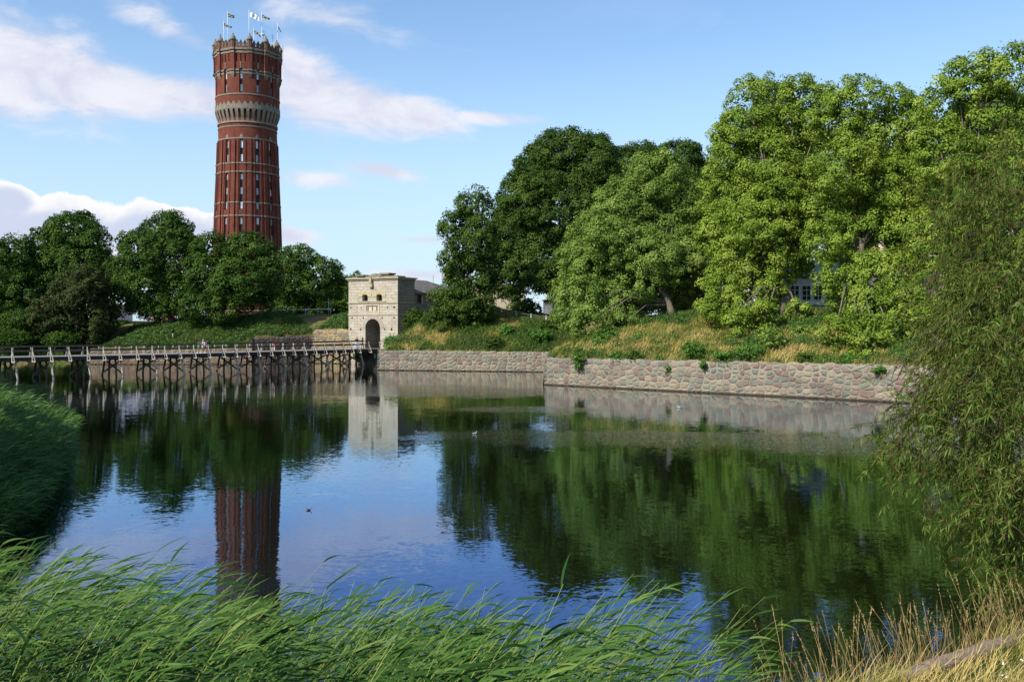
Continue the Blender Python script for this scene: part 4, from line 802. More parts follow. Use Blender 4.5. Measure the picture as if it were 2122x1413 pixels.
# leafy weeds in patches
def weeds(X, Y, n_each, size, rng, label, leaf=0.13, tone0=0.0):
    z = ground(X, Y); k = np.repeat(np.arange(len(X)), n_each); e = unit(rng.normal(size=(len(k), 3)) + [0, 0, 0.6]); e[:, 2] = np.abs(e[:, 2]); s = size[k]
    C = np.stack([X[k], Y[k], z[k]], 1) + e * (s * rng.uniform(0.3, 1, len(k)))[:, None]
    V, q = cards(C, unit(e + rng.normal(size=e.shape) * 0.5), leaf * rng.uniform(0.7, 1.4, len(k)), leaf * rng.uniform(0.4, 0.8, len(k)), rng)
    return tag(fastmesh('weeds', V, q, 'weed_leaf', None, np.clip(tone0 + rng.random(len(k)) * 0.7 + 0.3 * np.repeat(rng.random(len(X)), n_each), 0, 1)), label, 'weeds', kind='stuff')
def clumps(pl, n, lo, hi, thr, sc=0.3, seed=6):
    X, Y, o = band(pl, n, lo, hi, rng); k = vnoise(X, Y, sc, seed) > thr; return X[k], Y[k]
X, Y = clumps([(3.0, 96), (29.6, 75), (44, 63.5)], 1500, 0.3, 17, 0.60); weeds(X, Y, 42, rng.uniform(0.25, 0.7, len(X)), rng, 'leafy green weed clumps in the dry grass above the jutting wall')
X, Y = clumps([(3.0, 96), (29.6, 75), (44, 63.5)], 620, -0.1, 1.8, 0.46, 0.55, 15); weeds(X, Y, 60, rng.uniform(0.25, 0.75, len(X)), rng, 'green weeds crowding the top edge of the jutting wall', 0.14)
X, Y = clumps([(3.0, 96), (29.6, 75), (44, 63.5)], 420, 1.5, 15, 0.55, 0.2, 16); weeds(X, Y, 90, rng.uniform(0.5, 1.1, len(X)), rng, 'tall nettles and bramble patches on the sunny slope', 0.16)
X, Y = clumps([(3.0, 96), (29.6, 75), (44, 63.5)], 620, 8.5, 17, 0.40, 0.25, 17); weeds(X, Y, 80, rng.uniform(0.4, 1.2, len(X)), rng, 'dark leafy undergrowth along the top of the slope beneath the maples', 0.17, -0.15)
X, Y = clumps([(17.5, 84.5), (31, 74)], 1500, 3.5, 11, 0.25, 0.3, 8); weeds(X, Y, 42, rng.uniform(0.3, 0.6, len(X)), rng, 'carpet of green creeper on the slope left of the hanging maple leaves', 0.15)
X, Y = clumps([(-17, 126), (4.3, 121)], 1700, 0.3, 15, 0.38); weeds(X, Y, 40, rng.uniform(0.3, 0.9, len(X)), rng, 'leafy weeds covering the slope right of the gatehouse', 0.17)
X, Y = clumps([(-95, 147.5), (-66, 147), (-64.4, 144.1), (-39.5, 143), (-31.3, 148), (-25, 146)], 3200, 0.4, 14, 0.35); weeds(X, Y, 34, rng.uniform(0.4, 1.0, len(X)), rng, 'leafy green weeds on the far bank behind the footbridge', 0.24)
# near lawn and dry stalks by the kerb
n = 90000; X = rng.uniform(0.6, 7.5, n); Y = rng.uniform(3.4, 9.2, n); side = (X - 0.87) * 0.535 - (Y - 5.13) * 0.845   # >0: landward of the kerb
k = (side > 0.02) & (X / Y < 0.62) & (X / Y > 0.2); X1, Y1 = X[k], Y[k]
blades('lawn', X1, Y1, rng.uniform(0.06, 0.20, len(X1)), 0.0030, np.clip(patch(X1 * 8, Y1 * 8, 0.5) * 0.5 + 0.3 + rng.normal(size=len(X1)) * 0.18, 0, 1), 'bank_grass', rng, lean=0.7, label='short sun-bleached lawn inside the stone kerb')
k = (side < -0.04) & (side > -1.9) & (X / Y < 0.62) & (X / Y > 0.18); X2, Y2 = X[k][:4500], Y[k][:4500]
blades('bank_tufts', X2, Y2, rng.uniform(0.10, 0.34, len(X2)), 0.0030, np.clip(0.35 + rng.random(len(X2)) * 0.6, 0, 1), 'dry_grass', rng, lean=0.4, label='dry grass on the outer side of the stone kerb')
k = (np.abs(side) < 0.17) & (X / Y < 0.62) & (X / Y > 0.2); X3, Y3 = X[k][:2600], Y[k][:2600]; k3 = vnoise(X3, Y3, 2.2, 31) > 0.45; X3, Y3 = X3[k3], Y3[k3]
blades('kerb_grass', X3, Y3, rng.uniform(0.10, 0.24, len(X3)), 0.0026, np.clip(0.3 + rng.random(len(X3)) * 0.6, 0, 1), 'bank_grass', rng, lean=0.8, label='grass growing over the edges of the stone kerb')
# stalks with ears
m = 350; sx = rng.uniform(0, 1, m) ** 0.9; X = 1.75 + sx * 3.4 + rng.normal(size=m) * 0.1; Y = 5.13 + (X - 0.87) * 0.633 + rng.uniform(0.12, 1.0, m); z = ground(X, Y)
pxx = CX + F * X / Y; zt = CZ - (np.interp(pxx, [1600, 1720, 1860, 1960, 2050, 2122], [1330, 1290, 1270, 1245, 1225, 1200]) - HY) * Y / F
H = np.clip((zt - z) * rng.uniform(0.62, 1.04, m), 0.25, 1.2); K = 6; t = np.linspace(0, 1, K); ln = rng.normal(size=m) * 0.22 + 0.12
C = np.stack([X[:, None] + ln[:, None] * H[:, None] * t ** 2 * -0.6, Y[:, None] + (rng.normal(size=m) * 0.15)[:, None] * H[:, None] * t ** 2, z[:, None] + H[:, None] * t], -1)
V1, q1 = strips(C, np.broadcast_to(np.array([0.0017, 0, 0]), C.shape)); Vs = [V1]; qs = [q1]; nv = len(V1)
tip = C[:, -1]; dr = unit(C[:, -1] - C[:, -2]); e = 22; kk = np.repeat(np.arange(m), e); f = rng.random(len(kk)); el = rng.uniform(0.05, 0.10, m)[kk]
P = tip[kk] + dr[kk] * (f * el)[:, None]; sd_ = unit(dr[kk] * 1.3 + rng.normal(size=(len(kk), 3)) * 0.35); l = 0.014
c2 = np.stack([P, P + sd_ * l * 0.5, P + sd_ * l], 1); s2 = unit(np.cross(sd_, rng.normal(size=sd_.shape)))[:, None, :] * np.array([0.0008, 0.0034, 0.0002])[None, :, None] * (1.2 - f)[:, None, None]
V2, q2 = strips(c2, s2); o = fastmesh('dry_stalks', np.concatenate([V1, V2]), np.concatenate([q1, q2 + nv]), 'dry_grass', None, np.clip(np.concatenate([np.repeat(rng.random(m) * 0.7, K - 1), np.repeat(0.3 + 0.7 * rng.random(len(kk)), 2)]), 0, 1))
tag(o, 'tall dry grass stalks with seed ears at the lower right water edge', 'grass', kind='stuff')
# tiny white clover flowers in the lawn
n = 90; X = rng.uniform(3.0, 5.0, n); Y = rng.uniform(5.3, 6.6, n); k = ((X - 0.87) * 0.535 - (Y - 5.13) * 0.845 > 0.3); X, Y = X[k], Y[k]
Cc = np.stack([X, Y, ground(X, Y) + 0.10], 1); V, q = cards(np.repeat(Cc, 3, 0) + rng.normal(size=(len(X) * 3, 3)) * 0.004, unit(rng.normal(size=(len(X) * 3, 3)) + [0, -0.5, 1]), 0.014, 0.011, rng)
tag(fastmesh('clover_flowers', V, q, 'white_paint'), 'tiny white flowers scattered in the lawn inside the kerb', 'flowers', kind='stuff')
# ------------------------------------------------------------------ the brick water tower
TC = PT(513.5, HY, 220.0); TC[2] = 0; tz = gz(TC[0], TC[1])
tower = empty('water_tower', (TC[0], TC[1], 0)); tag(tower, 'tall round red brick water tower with battlements and flags', 'water tower')
fw = Vector((-TC[0], -TC[1], 0)).normalized(); rt = Vector((-fw.y, fw.x, 0))
def tp_(th, r, z): a = R(th); v = fw * math.cos(a) * r + rt * math.sin(a) * r; return (v.x, v.y, z)
zr = [5.5, 9, 9.05, 13, 13.4, 22, 30.8, 40.7, 48.3, 52.35, 54.85, 54.9, 66, 67.3, 70.2]
rr_ = [9.4, 9.3, 9.0, 9.0, 7.9, 7.58, 7.3, 6.88, 6.66, 6.60, 6.62, 7.22, 7.26, 7.32, 7.32]
BAYS = [18 + 30 * k for k in range(-6, 6)]; PIL = [3.2 + 30 * k for k in range(-6, 6)]
WIN = [(58.5, 63.9, 3.0, -0.5), (42.9, 48.0, 3.3, -0.45), (32.1, 40.4, 3.3, -0.45), (24.6, 30.4, 3.3, -0.45)]
def rad(th, z):
    r = float(np.interp(z, zr, rr_))
    for c in (-30, 0, 30):
        pass
    tb = (th - 3.2 + 15) % 30 - 15; wb = (th - 18 + 15) % 30 - 15
    if 63.2 <= z <= 70.2 and abs(tb) < 4.0: r += 0.38
    if 20 <= z <= 48.0 and abs(tb) < 3.3: r += 0.30
    if 20 <= z <= 48.0 and 7.0 < abs(tb) < 9.5: r += 0.16
    for z0, z1, hw, dr in WIN:
        if z0 < z < z1 and abs(wb) < hw: r += dr
    if 65.5 < z < 67.35:
        for o in (-7.5, 0, 7.5):
            if abs(wb - o) < 1.0: r -= 0.32
    return r
E_ = 0.02
th0 = []
for k in range(12):
    b = 3.2 + 30 * k
    for e in (-4.0, 4.0, -3.3, 3.3, 7.0, -7.0, 9.5, -9.5): th0 += [b + e - E_, b + e + E_]
    c = 18 + 30 * k
    for e in (-3.3, 3.3, -3.0, 3.0): th0 += [c + e - E_, c + e + E_]
    for o in (-7.5, 0, 7.5):
        for e in (-1, 1): th0 += [c + o + e - E_, c + o + e + E_]
    th0 += [c, b]
TH = sorted(set(round(t % 360, 3) for t in th0))
def zlines(a, b, extra=()):
    z = set(list(np.arange(a, b, 1.2)) + [a, b]); 
    for q in list(zr) + [63.2, 65.5, 67.35, 48.0, 20] + [w for x in WIN for w in x[:2]] + list(extra):
        for e in (-0.01, 0.01):
            if a < q + e < b: z.add(q + e)
    return sorted(z)
def ringmesh(name, z0, z1, off, material, parent, inner=None, ths=None, lines=None):
    zs = lines or zlines(z0, z1); V = []; UVs = []; n = len(ths or TH); T_ = ths or TH
    for z in zs:
        for t in T_: V.append(tp_(t, rad(t, z if z0 < z < z1 or lines is None else z) + off, z)); UVs.append((R(t) * 7.4, z))
    Fc = []
    for i in range(len(zs) - 1):
        for k in range(n): Fc.append((i * n + k, i * n + (k + 1) % n, (i + 1) * n + (k + 1) % n, (i + 1) * n + k))
    if off:
        # close the band towards the wall
        for z in (zs[0], zs[-1]):
            o = len(V)
            for t in T_: V.append(tp_(t, rad(t, z) - 0.6, z)); UVs.append((R(t) * 7.4, z))
            r0 = 0 if z == zs[0] else (len(zs) - 1) * n
            for k in range(n):
                q = (r0 + k, r0 + (k + 1) % n, o + (k + 1) % n, o + k); Fc.append(q[::-1] if z == zs[0] else q)
    me = bpy.data.meshes.new(name); me.from_pydata(V, [], Fc); ul = me.uv_layers.new(name='UVMap')
    for p in me.polygons:
        us = [UVs[me.loops[i].vertex_index] for i in p.loop_indices]; wrap = max(u[0] for u in us) - min(u[0] for u in us) > 20
        for i, u in zip(p.loop_indices, us): ul.data[i].uv = (u[0] + (R(360) * 7.4 if wrap and u[0] < 20 else 0), u[1])
    me.update(); return link(name, me, parent, [material])
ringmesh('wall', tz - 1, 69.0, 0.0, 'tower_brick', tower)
def band(z0, z1, off=0.10): return ringmesh('stone_band', z0, z1, off, 'tower_stone', tower, lines=[z0, z1])
for z0, z1, o in ((68.15, 68.6, 0.22), (67.4, 67.85, 0.12), (63.42, 63.75, 0.18), (62.75, 63.15, 0.10), (58.1, 58.4, 0.10), (54.95, 55.9, 0.12), (51.9, 52.3, 0.22), (50.95, 51.2, 0.10), (48.15, 48.45, 0.12), (42.5, 42.8, 0.10), (40.55, 40.85, 0.10), (33.55, 33.85, 0.10), (30.55, 30.85, 0.10), (13.4, 14.0, 0.9), (9.0, 9.3, 0.12)): band(z0, z1, o)
# recessed windows; the panes are sub-parts
for b in [18 + 30 * k for k in range(-4, 3)]:
    for wi, (z0, z1, hw, dr) in enumerate(WIN):
        mb = MB(); r0 = rad(b, z0 + 0.05) + 0.05; g = []
        def quad(m_, t0, t1, a, c, r, mi=0):
            m_.add([tp_(t0, r + (np.interp(a, zr, rr_) - np.interp((z0 + z1) / 2, zr, rr_)), a), tp_(t1, r + (np.interp(a, zr, rr_) - np.interp((z0 + z1) / 2, zr, rr_)), a), tp_(t1, r + (np.interp(c, zr, rr_) - np.interp((z0 + z1) / 2, zr, rr_)), c), tp_(t0, r + (np.interp(c, zr, rr_) - np.interp((z0 + z1) / 2, zr, rr_)), c)], [(0, 1, 2, 3)], mi)
        rm = float(np.interp((z0 + z1) / 2, zr, rr_)) + dr + 0.06
        quad(mb, b - hw, b + hw, z0, z1, rm); f = mb.build('window', 'frame_and_shade', tower)
        H = z1 - z0
        segs = {0: [(0.05, 0.36), (0.60, 0.80), (0.82, 0.97)], 1: [(0.03, 0.34), (0.64, 0.97)], 2: [(0.02, 0.20), (0.42, 0.60), (0.82, 0.98)], 3: [(0.03, 0.33), (0.72, 0.98)]}[wi]
        for a, c in segs: pm = MB(); quad(pm, b - hw * 0.55, b + hw * 0.70, z0 + H * a, z0 + H * c, rm + 0.05); pm.build('pane', 'glint_glass' if random.random() < (0.42 if -20 < b < 60 else 0.1) else 'glass', f)
        if wi == 0:
            km = MB(); p = rad(b, 64.8)
            km.add([tp_(b - 0.7, p + .0, 64.0), tp_(b + 0.7, p, 64.0), tp_(b + 0.9, p, 65.45), tp_(b - 0.9, p, 65.45), tp_(b - 0.7, p + .12, 64.0), tp_(b + 0.7, p + .12, 64.0), tp_(b + 0.9, p + .12, 65.45), tp_(b - 0.9, p + .12, 65.45)], [(0, 1, 2, 3), (4, 5, 6, 7), (0, 4, 5, 1), (1, 5, 6, 2), (2, 6, 7, 3), (3, 7, 4, 0)]); km.build('keystone', 'tower_stone', tower)
        if wi == 1:
            km = MB(); p = rad(b, 48.6) + 0.1; pts = [tp_(b + 3.4 * math.cos(a), p, 48.45 + 0.75 * math.sin(a)) for a in np.linspace(0, math.pi, 9)]
            km.add([tp_(b, p + 0.05, 48.46)] + pts, [(0, i, i + 1) for i in range(1, 9)]); km.build('lunette', 'tower_stone', tower)
# corbels of the gallery (36 around the tower, all of one mesh)
cm = MB(); prof = [(6.62, 52.3), (6.70, 52.9), (6.98, 53.6), (7.18, 54.2), (7.26, 54.45), (7.30, 54.95)]
V = []; 
for (r, z) in prof: V += [tp_(-2.5, r, z), tp_(2.5, r, z)]
for (r, z) in prof: V += [tp_(-2.5, 6.5, z), tp_(2.5, 6.5, z)]
k = len(prof) * 2; fc = []
for i in range(len(prof) - 1):
    a = i * 2; fc += [(a, a + 1, a + 3, a + 2), (a + k, a, a + 2, a + 2 + k), (a + 1, a + 1 + k, a + 3 + k, a + 3)]
cm.add(V, fc); c0 = cm.build('corbel', 'tower_stone', tower)
TOPZ = Vector((0, 0, 1))
for i in range(1, 36):
    c = c0.copy(); COL.objects.link(c); c.parent = tower; c.rotation_euler = (0, 0, R(10 * i))
# scalloped arches over the corbels
am = MB()
for i in range(36):
    for j in range(6):
        t0 = -2.5 + 5 + (j / 6) * 5; t1 = t0 + 5 / 6; u0 = (j / 6) * 2 - 1; u1 = ((j + 1) / 6) * 2 - 1
        z0 = 54.98 - 0.55 * (1 - math.sqrt(max(0, 1 - u0 * u0))); z1 = 54.98 - 0.55 * (1 - math.sqrt(max(0, 1 - u1 * u1)))
        am.add([tp_(i * 10 + t0, 7.33, z0), tp_(i * 10 + t1, 7.33, z1), tp_(i * 10 + t1, 7.33, 55.1), tp_(i * 10 + t0, 7.33, 55.1)], [(0, 1, 2, 3)])
am.build('arch_band', 'tower_stone', tower)
zg = MB()
for i in range(36):
    t = i * 10 + 5; zg.add([tp_(t - 5, 7.35, 55.85), tp_(t + 5, 7.35, 55.85), tp_(t, 7.35, 56.75)], [(0, 1, 2)])
zg.build('zigzag_band', 'tower_stone', tower)
# parapet: merlons with pointed stone caps, pinnacles, corbels under the pilasters
r0, r1 = 6.86, 7.34
def merlon(c, zt):
    mm = MB()
    a, b = c - 2.6, c + 2.6; zb = 68.4
    v = []
    for r in (r0, r1): v += [tp_(a, r, zb), tp_(b, r, zb), tp_(b, r, zt), tp_(c, r, zt + 0.75), tp_(a, r, zt)]
    mm.add(v, [(0, 1, 2, 3, 4), (9, 8, 7, 6, 5), (0, 5, 6, 1), (1, 6, 7, 2), (4, 9, 5, 0)], 0)
    v = []
    for r in (r0 - .04, r1 + .08): v += [tp_(a - .3, r, zt - 0.05), tp_(c, r, zt + 0.75), tp_(b + .3, r, zt - 0.05), tp_(a - .3, r, zt + 0.15), tp_(c, r, zt + 0.98), tp_(b + .3, r, zt + 0.15)]
    mm.add(v, [(6, 7, 10, 9), (7, 8, 11, 10), (9, 10, 4, 3), (10, 11, 5, 4), (3, 4, 1, 0), (4, 5, 2, 1), (6, 9, 3, 0), (8, 2, 5, 11)], 1)
    return mm.build('merlon', ['tower_brick', 'tower_stone'], tower)
for k in range(12):
    for o in (-7.3, 0, 7.3): merlon(18 + 30 * k + o, 69.55)
rf = MB(); rf.lathe([(6.9, 67.6), (6.9, 67.9), (5, 68.6), (0.6, 69.0)], n=48); rf.build('roof', 'roof_slate', tower)
for k in range(12):
    t = 3.2 + 30 * k; c = tp_(t, 7.22, 0); pm = MB()
    pm.lathe([(0.62, 68.4), (0.62, 70.35)], c, 8, 0, False); pm.lathe([(0.74, 70.35), (0.74, 70.6), (0.66, 70.75), (0.55, 71.15), (0.28, 71.5), (0.16, 71.6), (0.20, 71.8), (0.16, 71.95)], c, 8, 1, True)
    pm.build('pinnacle', ['tower_brick', 'tower_stone'], tower)
    if k % 12 in (10, 11, 0, 1, 2, 3):
        q = MB(); a = [tp_(t - 3.9, 7.64, 62.7), tp_(t + 3.9, 7.64, 62.7), tp_(t + 3.9, 7.64, 63.3), tp_(t - 3.9, 7.64, 63.3), tp_(t - 2.6, 7.3, 61.9), tp_(t + 2.6, 7.3, 61.9), tp_(t - 3.9, 7.2, 63.3), tp_(t + 3.9, 7.2, 63.3)]
        q.add(a, [(0, 1, 2, 3), (4, 5, 1, 0), (4, 0, 3, 6), (1, 5, 7, 2), (3, 2, 7, 6)]); q.build('pilaster_foot', 'tower_stone', tower)
# arched window in the base
bw = MB(); t = 37.5; r = 9.12
bw.add([tp_(t - 3.3, r, 9.6), tp_(t + 3.3, r, 9.6), tp_(t + 3.3, r, 12)] + [tp_(t + 3.3 * math.cos(a), r, 12 + 0.55 * math.sin(a)) for a in np.linspace(0.4, math.pi - 0.4, 6)] + [tp_(t - 3.3, r, 12)], [tuple(range(10))])
bw.build('window', 'frame_and_shade', tower)
# flagpoles with flags: photo column, top row, foot row, kind, flag shape
def flag(pole, x0, z0, pts, h, kind, y):
    """a limp flag following the polyline pts (dx, dz of its upper edge)"""
    n = 17; cx = [p[0] for p in pts]; cz = [p[1] for p in pts]; f = np.linspace(0, 1, n); X = np.interp(f, np.linspace(0, 1, len(pts)), cx); Z = np.interp(f, np.linspace(0, 1, len(pts)), cz)
    hh = np.interp(f, np.linspace(0, 1, len(h)), h); rows = 10; V = []; Fc = []; mi = []
    for i in range(n):
        for j in range(rows + 1): V.append((x0 + X[i], y + 0.12 * math.sin(i * 0.9 + j * 0.15), z0 + Z[i] - hh[i] * j / rows))
    for i in range(n - 1):
        for j in range(rows):
            Fc.append((i * (rows + 1) + j, (i + 1) * (rows + 1) + j, (i + 1) * (rows + 1) + j + 1, i * (rows + 1) + j + 1)); u, v = (i + .5) / (n - 1), (j + .5) / rows
            if kind == 'cross': mi.append(1 if (0.31 < u < 0.44 or 0.4 < v < 0.6) else 0)
            else:
                d = math.hypot((u - 0.5) * 1.5, v - 0.42); mi.append(3 if (0.10 < d < 0.27 and not (u > 0.48 and abs(v - 0.45) < 0.05)) or (abs(u - 0.52) < 0.04 and abs(v - .45) < .12) else (4 if v > 0.82 and j == 8 and 0.12 < u < 0.95 and i % 3 else 2))
    me = bpy.data.meshes.new('flag'); me.from_pydata(V, [], Fc); me.polygons.foreach_set('material_index', mi); me.update()
    return link('flag', me, pole, ['flag_blue', 'flag_yellow', 'flag_white', 'flag_teal', 'flag_lilac'])
def pole(px, ytop, ybot, d, kind, pts, h, r=0.07):
    a = PT(px, ytop, d) - TC; b = PT(px, ybot, d) - TC; m = MB(); b[2] = min(b[2], 68.9); m.tube([b, a], [r, r * 0.7], 8); m.lathe([(0.02, 0), (0.09, 0.06), (0.09, 0.14), (0.02, 0.2)], a, 8)
    o = m.build('flagpole', 'white_paint', tower); s = d / F
    flag(o, a[0] + 0.05, a[2] - 0.2, [(p[0] * s, -p[1] * s) for p in pts], [q * s for q in h], kind, a[1])
pole(471.5, 24.5, 85, 221, 'cross', [(0, 2), (7, 5), (14, 7)], (7, 6, 5))
pole(463.5, 45.5, 84, 217, 'cross', [(0, 1), (6, 4), (12, 8), (17, 8)], (6.5, 5, 3, 3))
pole(516, 21, 78, 218, 'city', [(1, 2.5), (10, 6), (20, 13)], (10, 10, 9))
pole(526.2, 59.5, 84, 222, 'cross', [(0, 1.5), (8, 7), (14, 15)], (6, 5, 2.5))
pole(542.5, 25.5, 86, 219, 'cross', [(0, 3), (8, 8), (17, 12)], (6, 5, 2.5))
pole(575.3, 48.5, 88, 221, 'cross', [(0, 4), (3, 8), (6.5, 15)], (5, 5, 3))
for (px, y0, y1, d) in ((546, 63, 86, 224), (565, 72, 88, 221), (441.5, 92, 116, 220), (457, 70, 84, 218), (586, 95, 122, 220)):
    m = MB(); a = PT(px, y0, d) - TC; b = PT(px, y1, d) - TC; m.tube([b, a], 0.035, 6)
    for q in range(3): z = a[2] - 0.3 - 0.35 * q; m.beam((a[0] - 0.45, a[1], z), (a[0] + 0.45, a[1], z), 0.03, 0.03)
    m.build('antenna', 'iron', tower)
m = MB(); a = PT(545, 75, 224) - TC; m.lathe([(0.05, 0), (0.35, 0.1), (0.5, 0.3), (0.45, 0.5)], a, 12); m.build('antenna_dish', 'white_paint', tower)

# ------------------------------------------------------------------ the gatehouse
GL = np.array([-25.3, 145.7]); gd = np.array([math.cos(R(-30)), math.sin(R(-30))]); GW = 9.45; gatea = math.atan2(gd[1], gd[0])
gate = empty('gatehouse', (GL[0], GL[1], 0), gatea); tag(gate, 'pale limestone gatehouse with an arched gateway at the end of the footbridge', 'gatehouse')
# local frame: x along the front, y into the building, z up
def lx(px):
    k = (px - CX) / F; return (k * GL[1] - GL[0]) / (gd[0] - k * gd[1])
def lz(px, py):
    u = lx(px); return CZ - (py - HY) * (GL[1] + gd[1] * u) / F
class Wall(MB):
    pass
def holes_wall(mb, x0, x1, z0, z1, holes, depth=0.45, y=0.0, mi=0, back=1):
    """a wall in the plane y with real rectangular recesses (hx0, hx1, hz0, hz1[, depth])"""
    Xs = sorted(set([x0, x1] + [v for h in holes for v in h[:2]])); Zs = sorted(set([z0, z1] + [v for h in holes for v in h[2:4]]))
    for a, b in zip(Xs, Xs[1:]):
        for c, d in zip(Zs, Zs[1:]):
            if any(h[0] - 1e-6 <= a and b <= h[1] + 1e-6 and h[2] - 1e-6 <= c and d <= h[3] + 1e-6 for h in holes): continue
            mb.add([(a, y, c), (b, y, c), (b, y, d), (a, y, d)], [(0, 1, 2, 3)], mi)
    for h in holes:
        a, b, c, d = h[:4]; q = y + (h[4] if len(h) > 4 else depth)
        mb.add([(a, y, c), (b, y, c), (b, y, d), (a, y, d), (a, q, c), (b, q, c), (b, q, d), (a, q, d)], [(0, 4, 5, 1), (1, 5, 6, 2), (2, 6, 7, 3), (3, 7, 4, 0)], mi)
        mb.add([(a, q, c), (b, q, c), (b, q, d), (a, q, d)], [(0, 1, 2, 3)], back)  # hole backs default to near-black, the shade inside put into the colour
# arch
ax0, ax1 = lx(757.2), lx(788.0); acx = (ax0 + ax1) / 2; ar = (ax1 - ax0) / 2; aspring = lz(772, 680); atop = lz(772, 660.5); aspring = atop - ar * 1.02
zc1, zc2, ztop = lz(772, 652), lz(772, 627.5), lz(772, 581)
def hole(px0, py0, sz=0.26, h=None, d=0.4):
    u, z = lx(px0), lz(px0, py0); return (u - sz / 2, u + sz / 2, z - (h or sz) / 2, z + (h or sz) / 2, d)
mb = MB(); zb = -0.8
low = [(729.8, 659, .24), (752.8, 659, .24), (791.8, 659, .24), (816.5, 658.5, .26), (727, 682.3, .28), (747.2, 682.3, .28), (797.2, 682, .24), (811.3, 682.5, .34)]
holes_wall(mb, 0, ax0, zb, zc1, [hole(a, b, c, c * 1.15) for a, b, c in low if a < 757])
holes_wall(mb, ax1, GW, zb, zc1, [hole(a, b, c, c * 1.15) for a, b, c in low if a > 788])
n = 24; us = [acx - ar * math.cos(math.pi * i / n) for i in range(n + 1)]; zs = [aspring + ar * 1.02 * math.sin(math.pi * i / n) for i in range(n + 1)]
for i in range(n): mb.add([(us[i], 0, zs[i]), (us[i + 1], 0, zs[i + 1]), (us[i + 1], 0, zc1), (us[i], 0, zc1)], [(0, 1, 2, 3)], 0)
mb.add([(ax0, 0, zb), (ax1, 0, zb), (ax1, 0, 2.32), (ax0, 0, 2.32)], [(0, 1, 2, 3)], 0)
holes_wall(mb, 0, GW, zc1, zc2, [hole(740, 638, .16, .30), hole(748.5, 638, .16, .30), hole(803.5, 637, .16, .30), hole(817, 636.8, .42, .24), hole(727, 638.5, .26, .2)] + [(lx(759.5), lx(783), lz(772, 644), lz(772, 634.3), 0.10)], 0.4, back=2)
holes_wall(mb, 0, GW, zc2, ztop, [(lx(750.8), lx(762.2), lz(756, 624), lz(756, 611), 0.7), (lx(780.3), lx(791.7), lz(786, 624), lz(786, 610.3), 0.7), hole(768, 596.5, .16, .2), hole(814, 619.5, .3, .1, .1), hole(732, 597, .1, .1)], 0.5)
DP = 4.3
mb.add([(GW, 0, zb), (GW, DP, zb), (GW, DP, ztop), (GW, 0, ztop)], [(0, 1, 2, 3)], 3); mb.add([(0, DP, zb), (0, 0, zb), (0, 0, ztop), (0, DP, ztop)], [(0, 1, 2, 3)], 0)
mb.add([(GW, DP, zb), (0, DP, aspring + 2), (0, DP, ztop), (GW, DP, ztop)], [(0, 1, 2, 3)], 3); mb.add([(0, 0, ztop), (GW, 0, ztop), (GW, DP, ztop), (0, DP, ztop)], [(0, 1, 2, 3)], 0)
o = mb.build('front_wall', ['limestone', 'frame_and_shade', 'sandstone', 'limestone_shaded'], gate, uvf=lambda c: (c.x + c.y, c.z))
# arched passage
mb = MB(); D2 = 11
prof = [(ax0, 2.3)] + list(zip(us, zs)) + [(ax1, 2.3)]
for (a, z0_), (b, z1_) in zip(prof, prof[1:]): mb.add([(a, 0.0, z0_), (a, D2, z0_), (b, D2, z1_), (b, 0.0, z1_)], [(0, 1, 2, 3)], 0)
mb.add([(ax0, 0, 2.44), (ax1, 0, 2.44), (ax1, D2, 2.44), (ax0, D2, 2.44)], [(0, 1, 2, 3)], 0); mb.add([(ax0, D2, 2.3), (ax1, D2, 2.3), (ax1, D2, atop), (ax0, D2, atop)], [(0, 1, 2, 3)], 1)  # near-black end sheet carries the shade deep in the passage
mb.box(((ax0 + acx) / 2 - 0.25, 3.6, 4.0), (ar * 0.9, 0.5, 3.4), 0, 0)
mb.build('passage', ['limestone_shaded', 'frame_and_shade'], gate, uvf=lambda c: (c.y + c.x * .5, c.z))
# arch ring of voussoirs
mb = MB(); nv = 17; w = 0.62
for i in range(nv):
    a0 = math.pi * i / nv + 0.012; a1 = math.pi * (i + 1) / nv - 0.012; pr = []
    for (r_, a) in ((ar, a0), (ar, a1), (ar + w, a1), (ar + w, a0)): pr.append((acx - r_ * math.cos(a), aspring + r_ * 1.01 * math.sin(a)))
    mb.add([(x, -0.05, z) for x, z in pr] + [(x, 0.05, z) for x, z in pr], [(0, 1, 2, 3), (4, 7, 6, 5), (0, 4, 5, 1), (1, 5, 6, 2), (2, 6, 7, 3), (3, 7, 4, 0)])
mb.build('arch_ring', 'limestone', gate, uvf=lambda c: (c.x * 3, c.z * 3))
# mouldings, cornice, window hoods, tablet frame, bracket and broken crest
def trim(name, boxes, material='sandstone'):
    m = MB()
    for b in boxes:
        x0, x1, z0, z1, y0, y1 = b; m.box(((x0 + x1) / 2, (y0 + y1) / 2, (z0 + z1) / 2), (x1 - x0, y1 - y0, z1 - z0))
    return m.build(name, material, gate)
M['lichen_stone'] = mottled('lichen_stone', (0.17, 0.15, 0.09), (0.38, 0.34, 0.24), 1.6, 0.9, 0.02, c3=(0.40, 0.31, 0.13))
M['grey_stone'] = mottled('grey_stone', (0.12, 0.105, 0.08), (0.30, 0.27, 0.20), 1.2, 0.95, 0.05)
trim('string_course', [(-0.1, GW + 0.1, zc2 - 0.10, zc2 + 0.10, -0.12, DP)], 'lichen_stone'); trim('string_course', [(-0.08, GW + 0.08, zc1 - 0.09, zc1 + 0.09, -0.10, DP)], 'lichen_stone')
trim('window_sill', [(lx(743), lx(800), zc2 + 0.10, zc2 + 0.26, -0.2, 0.1)], 'lichen_stone')
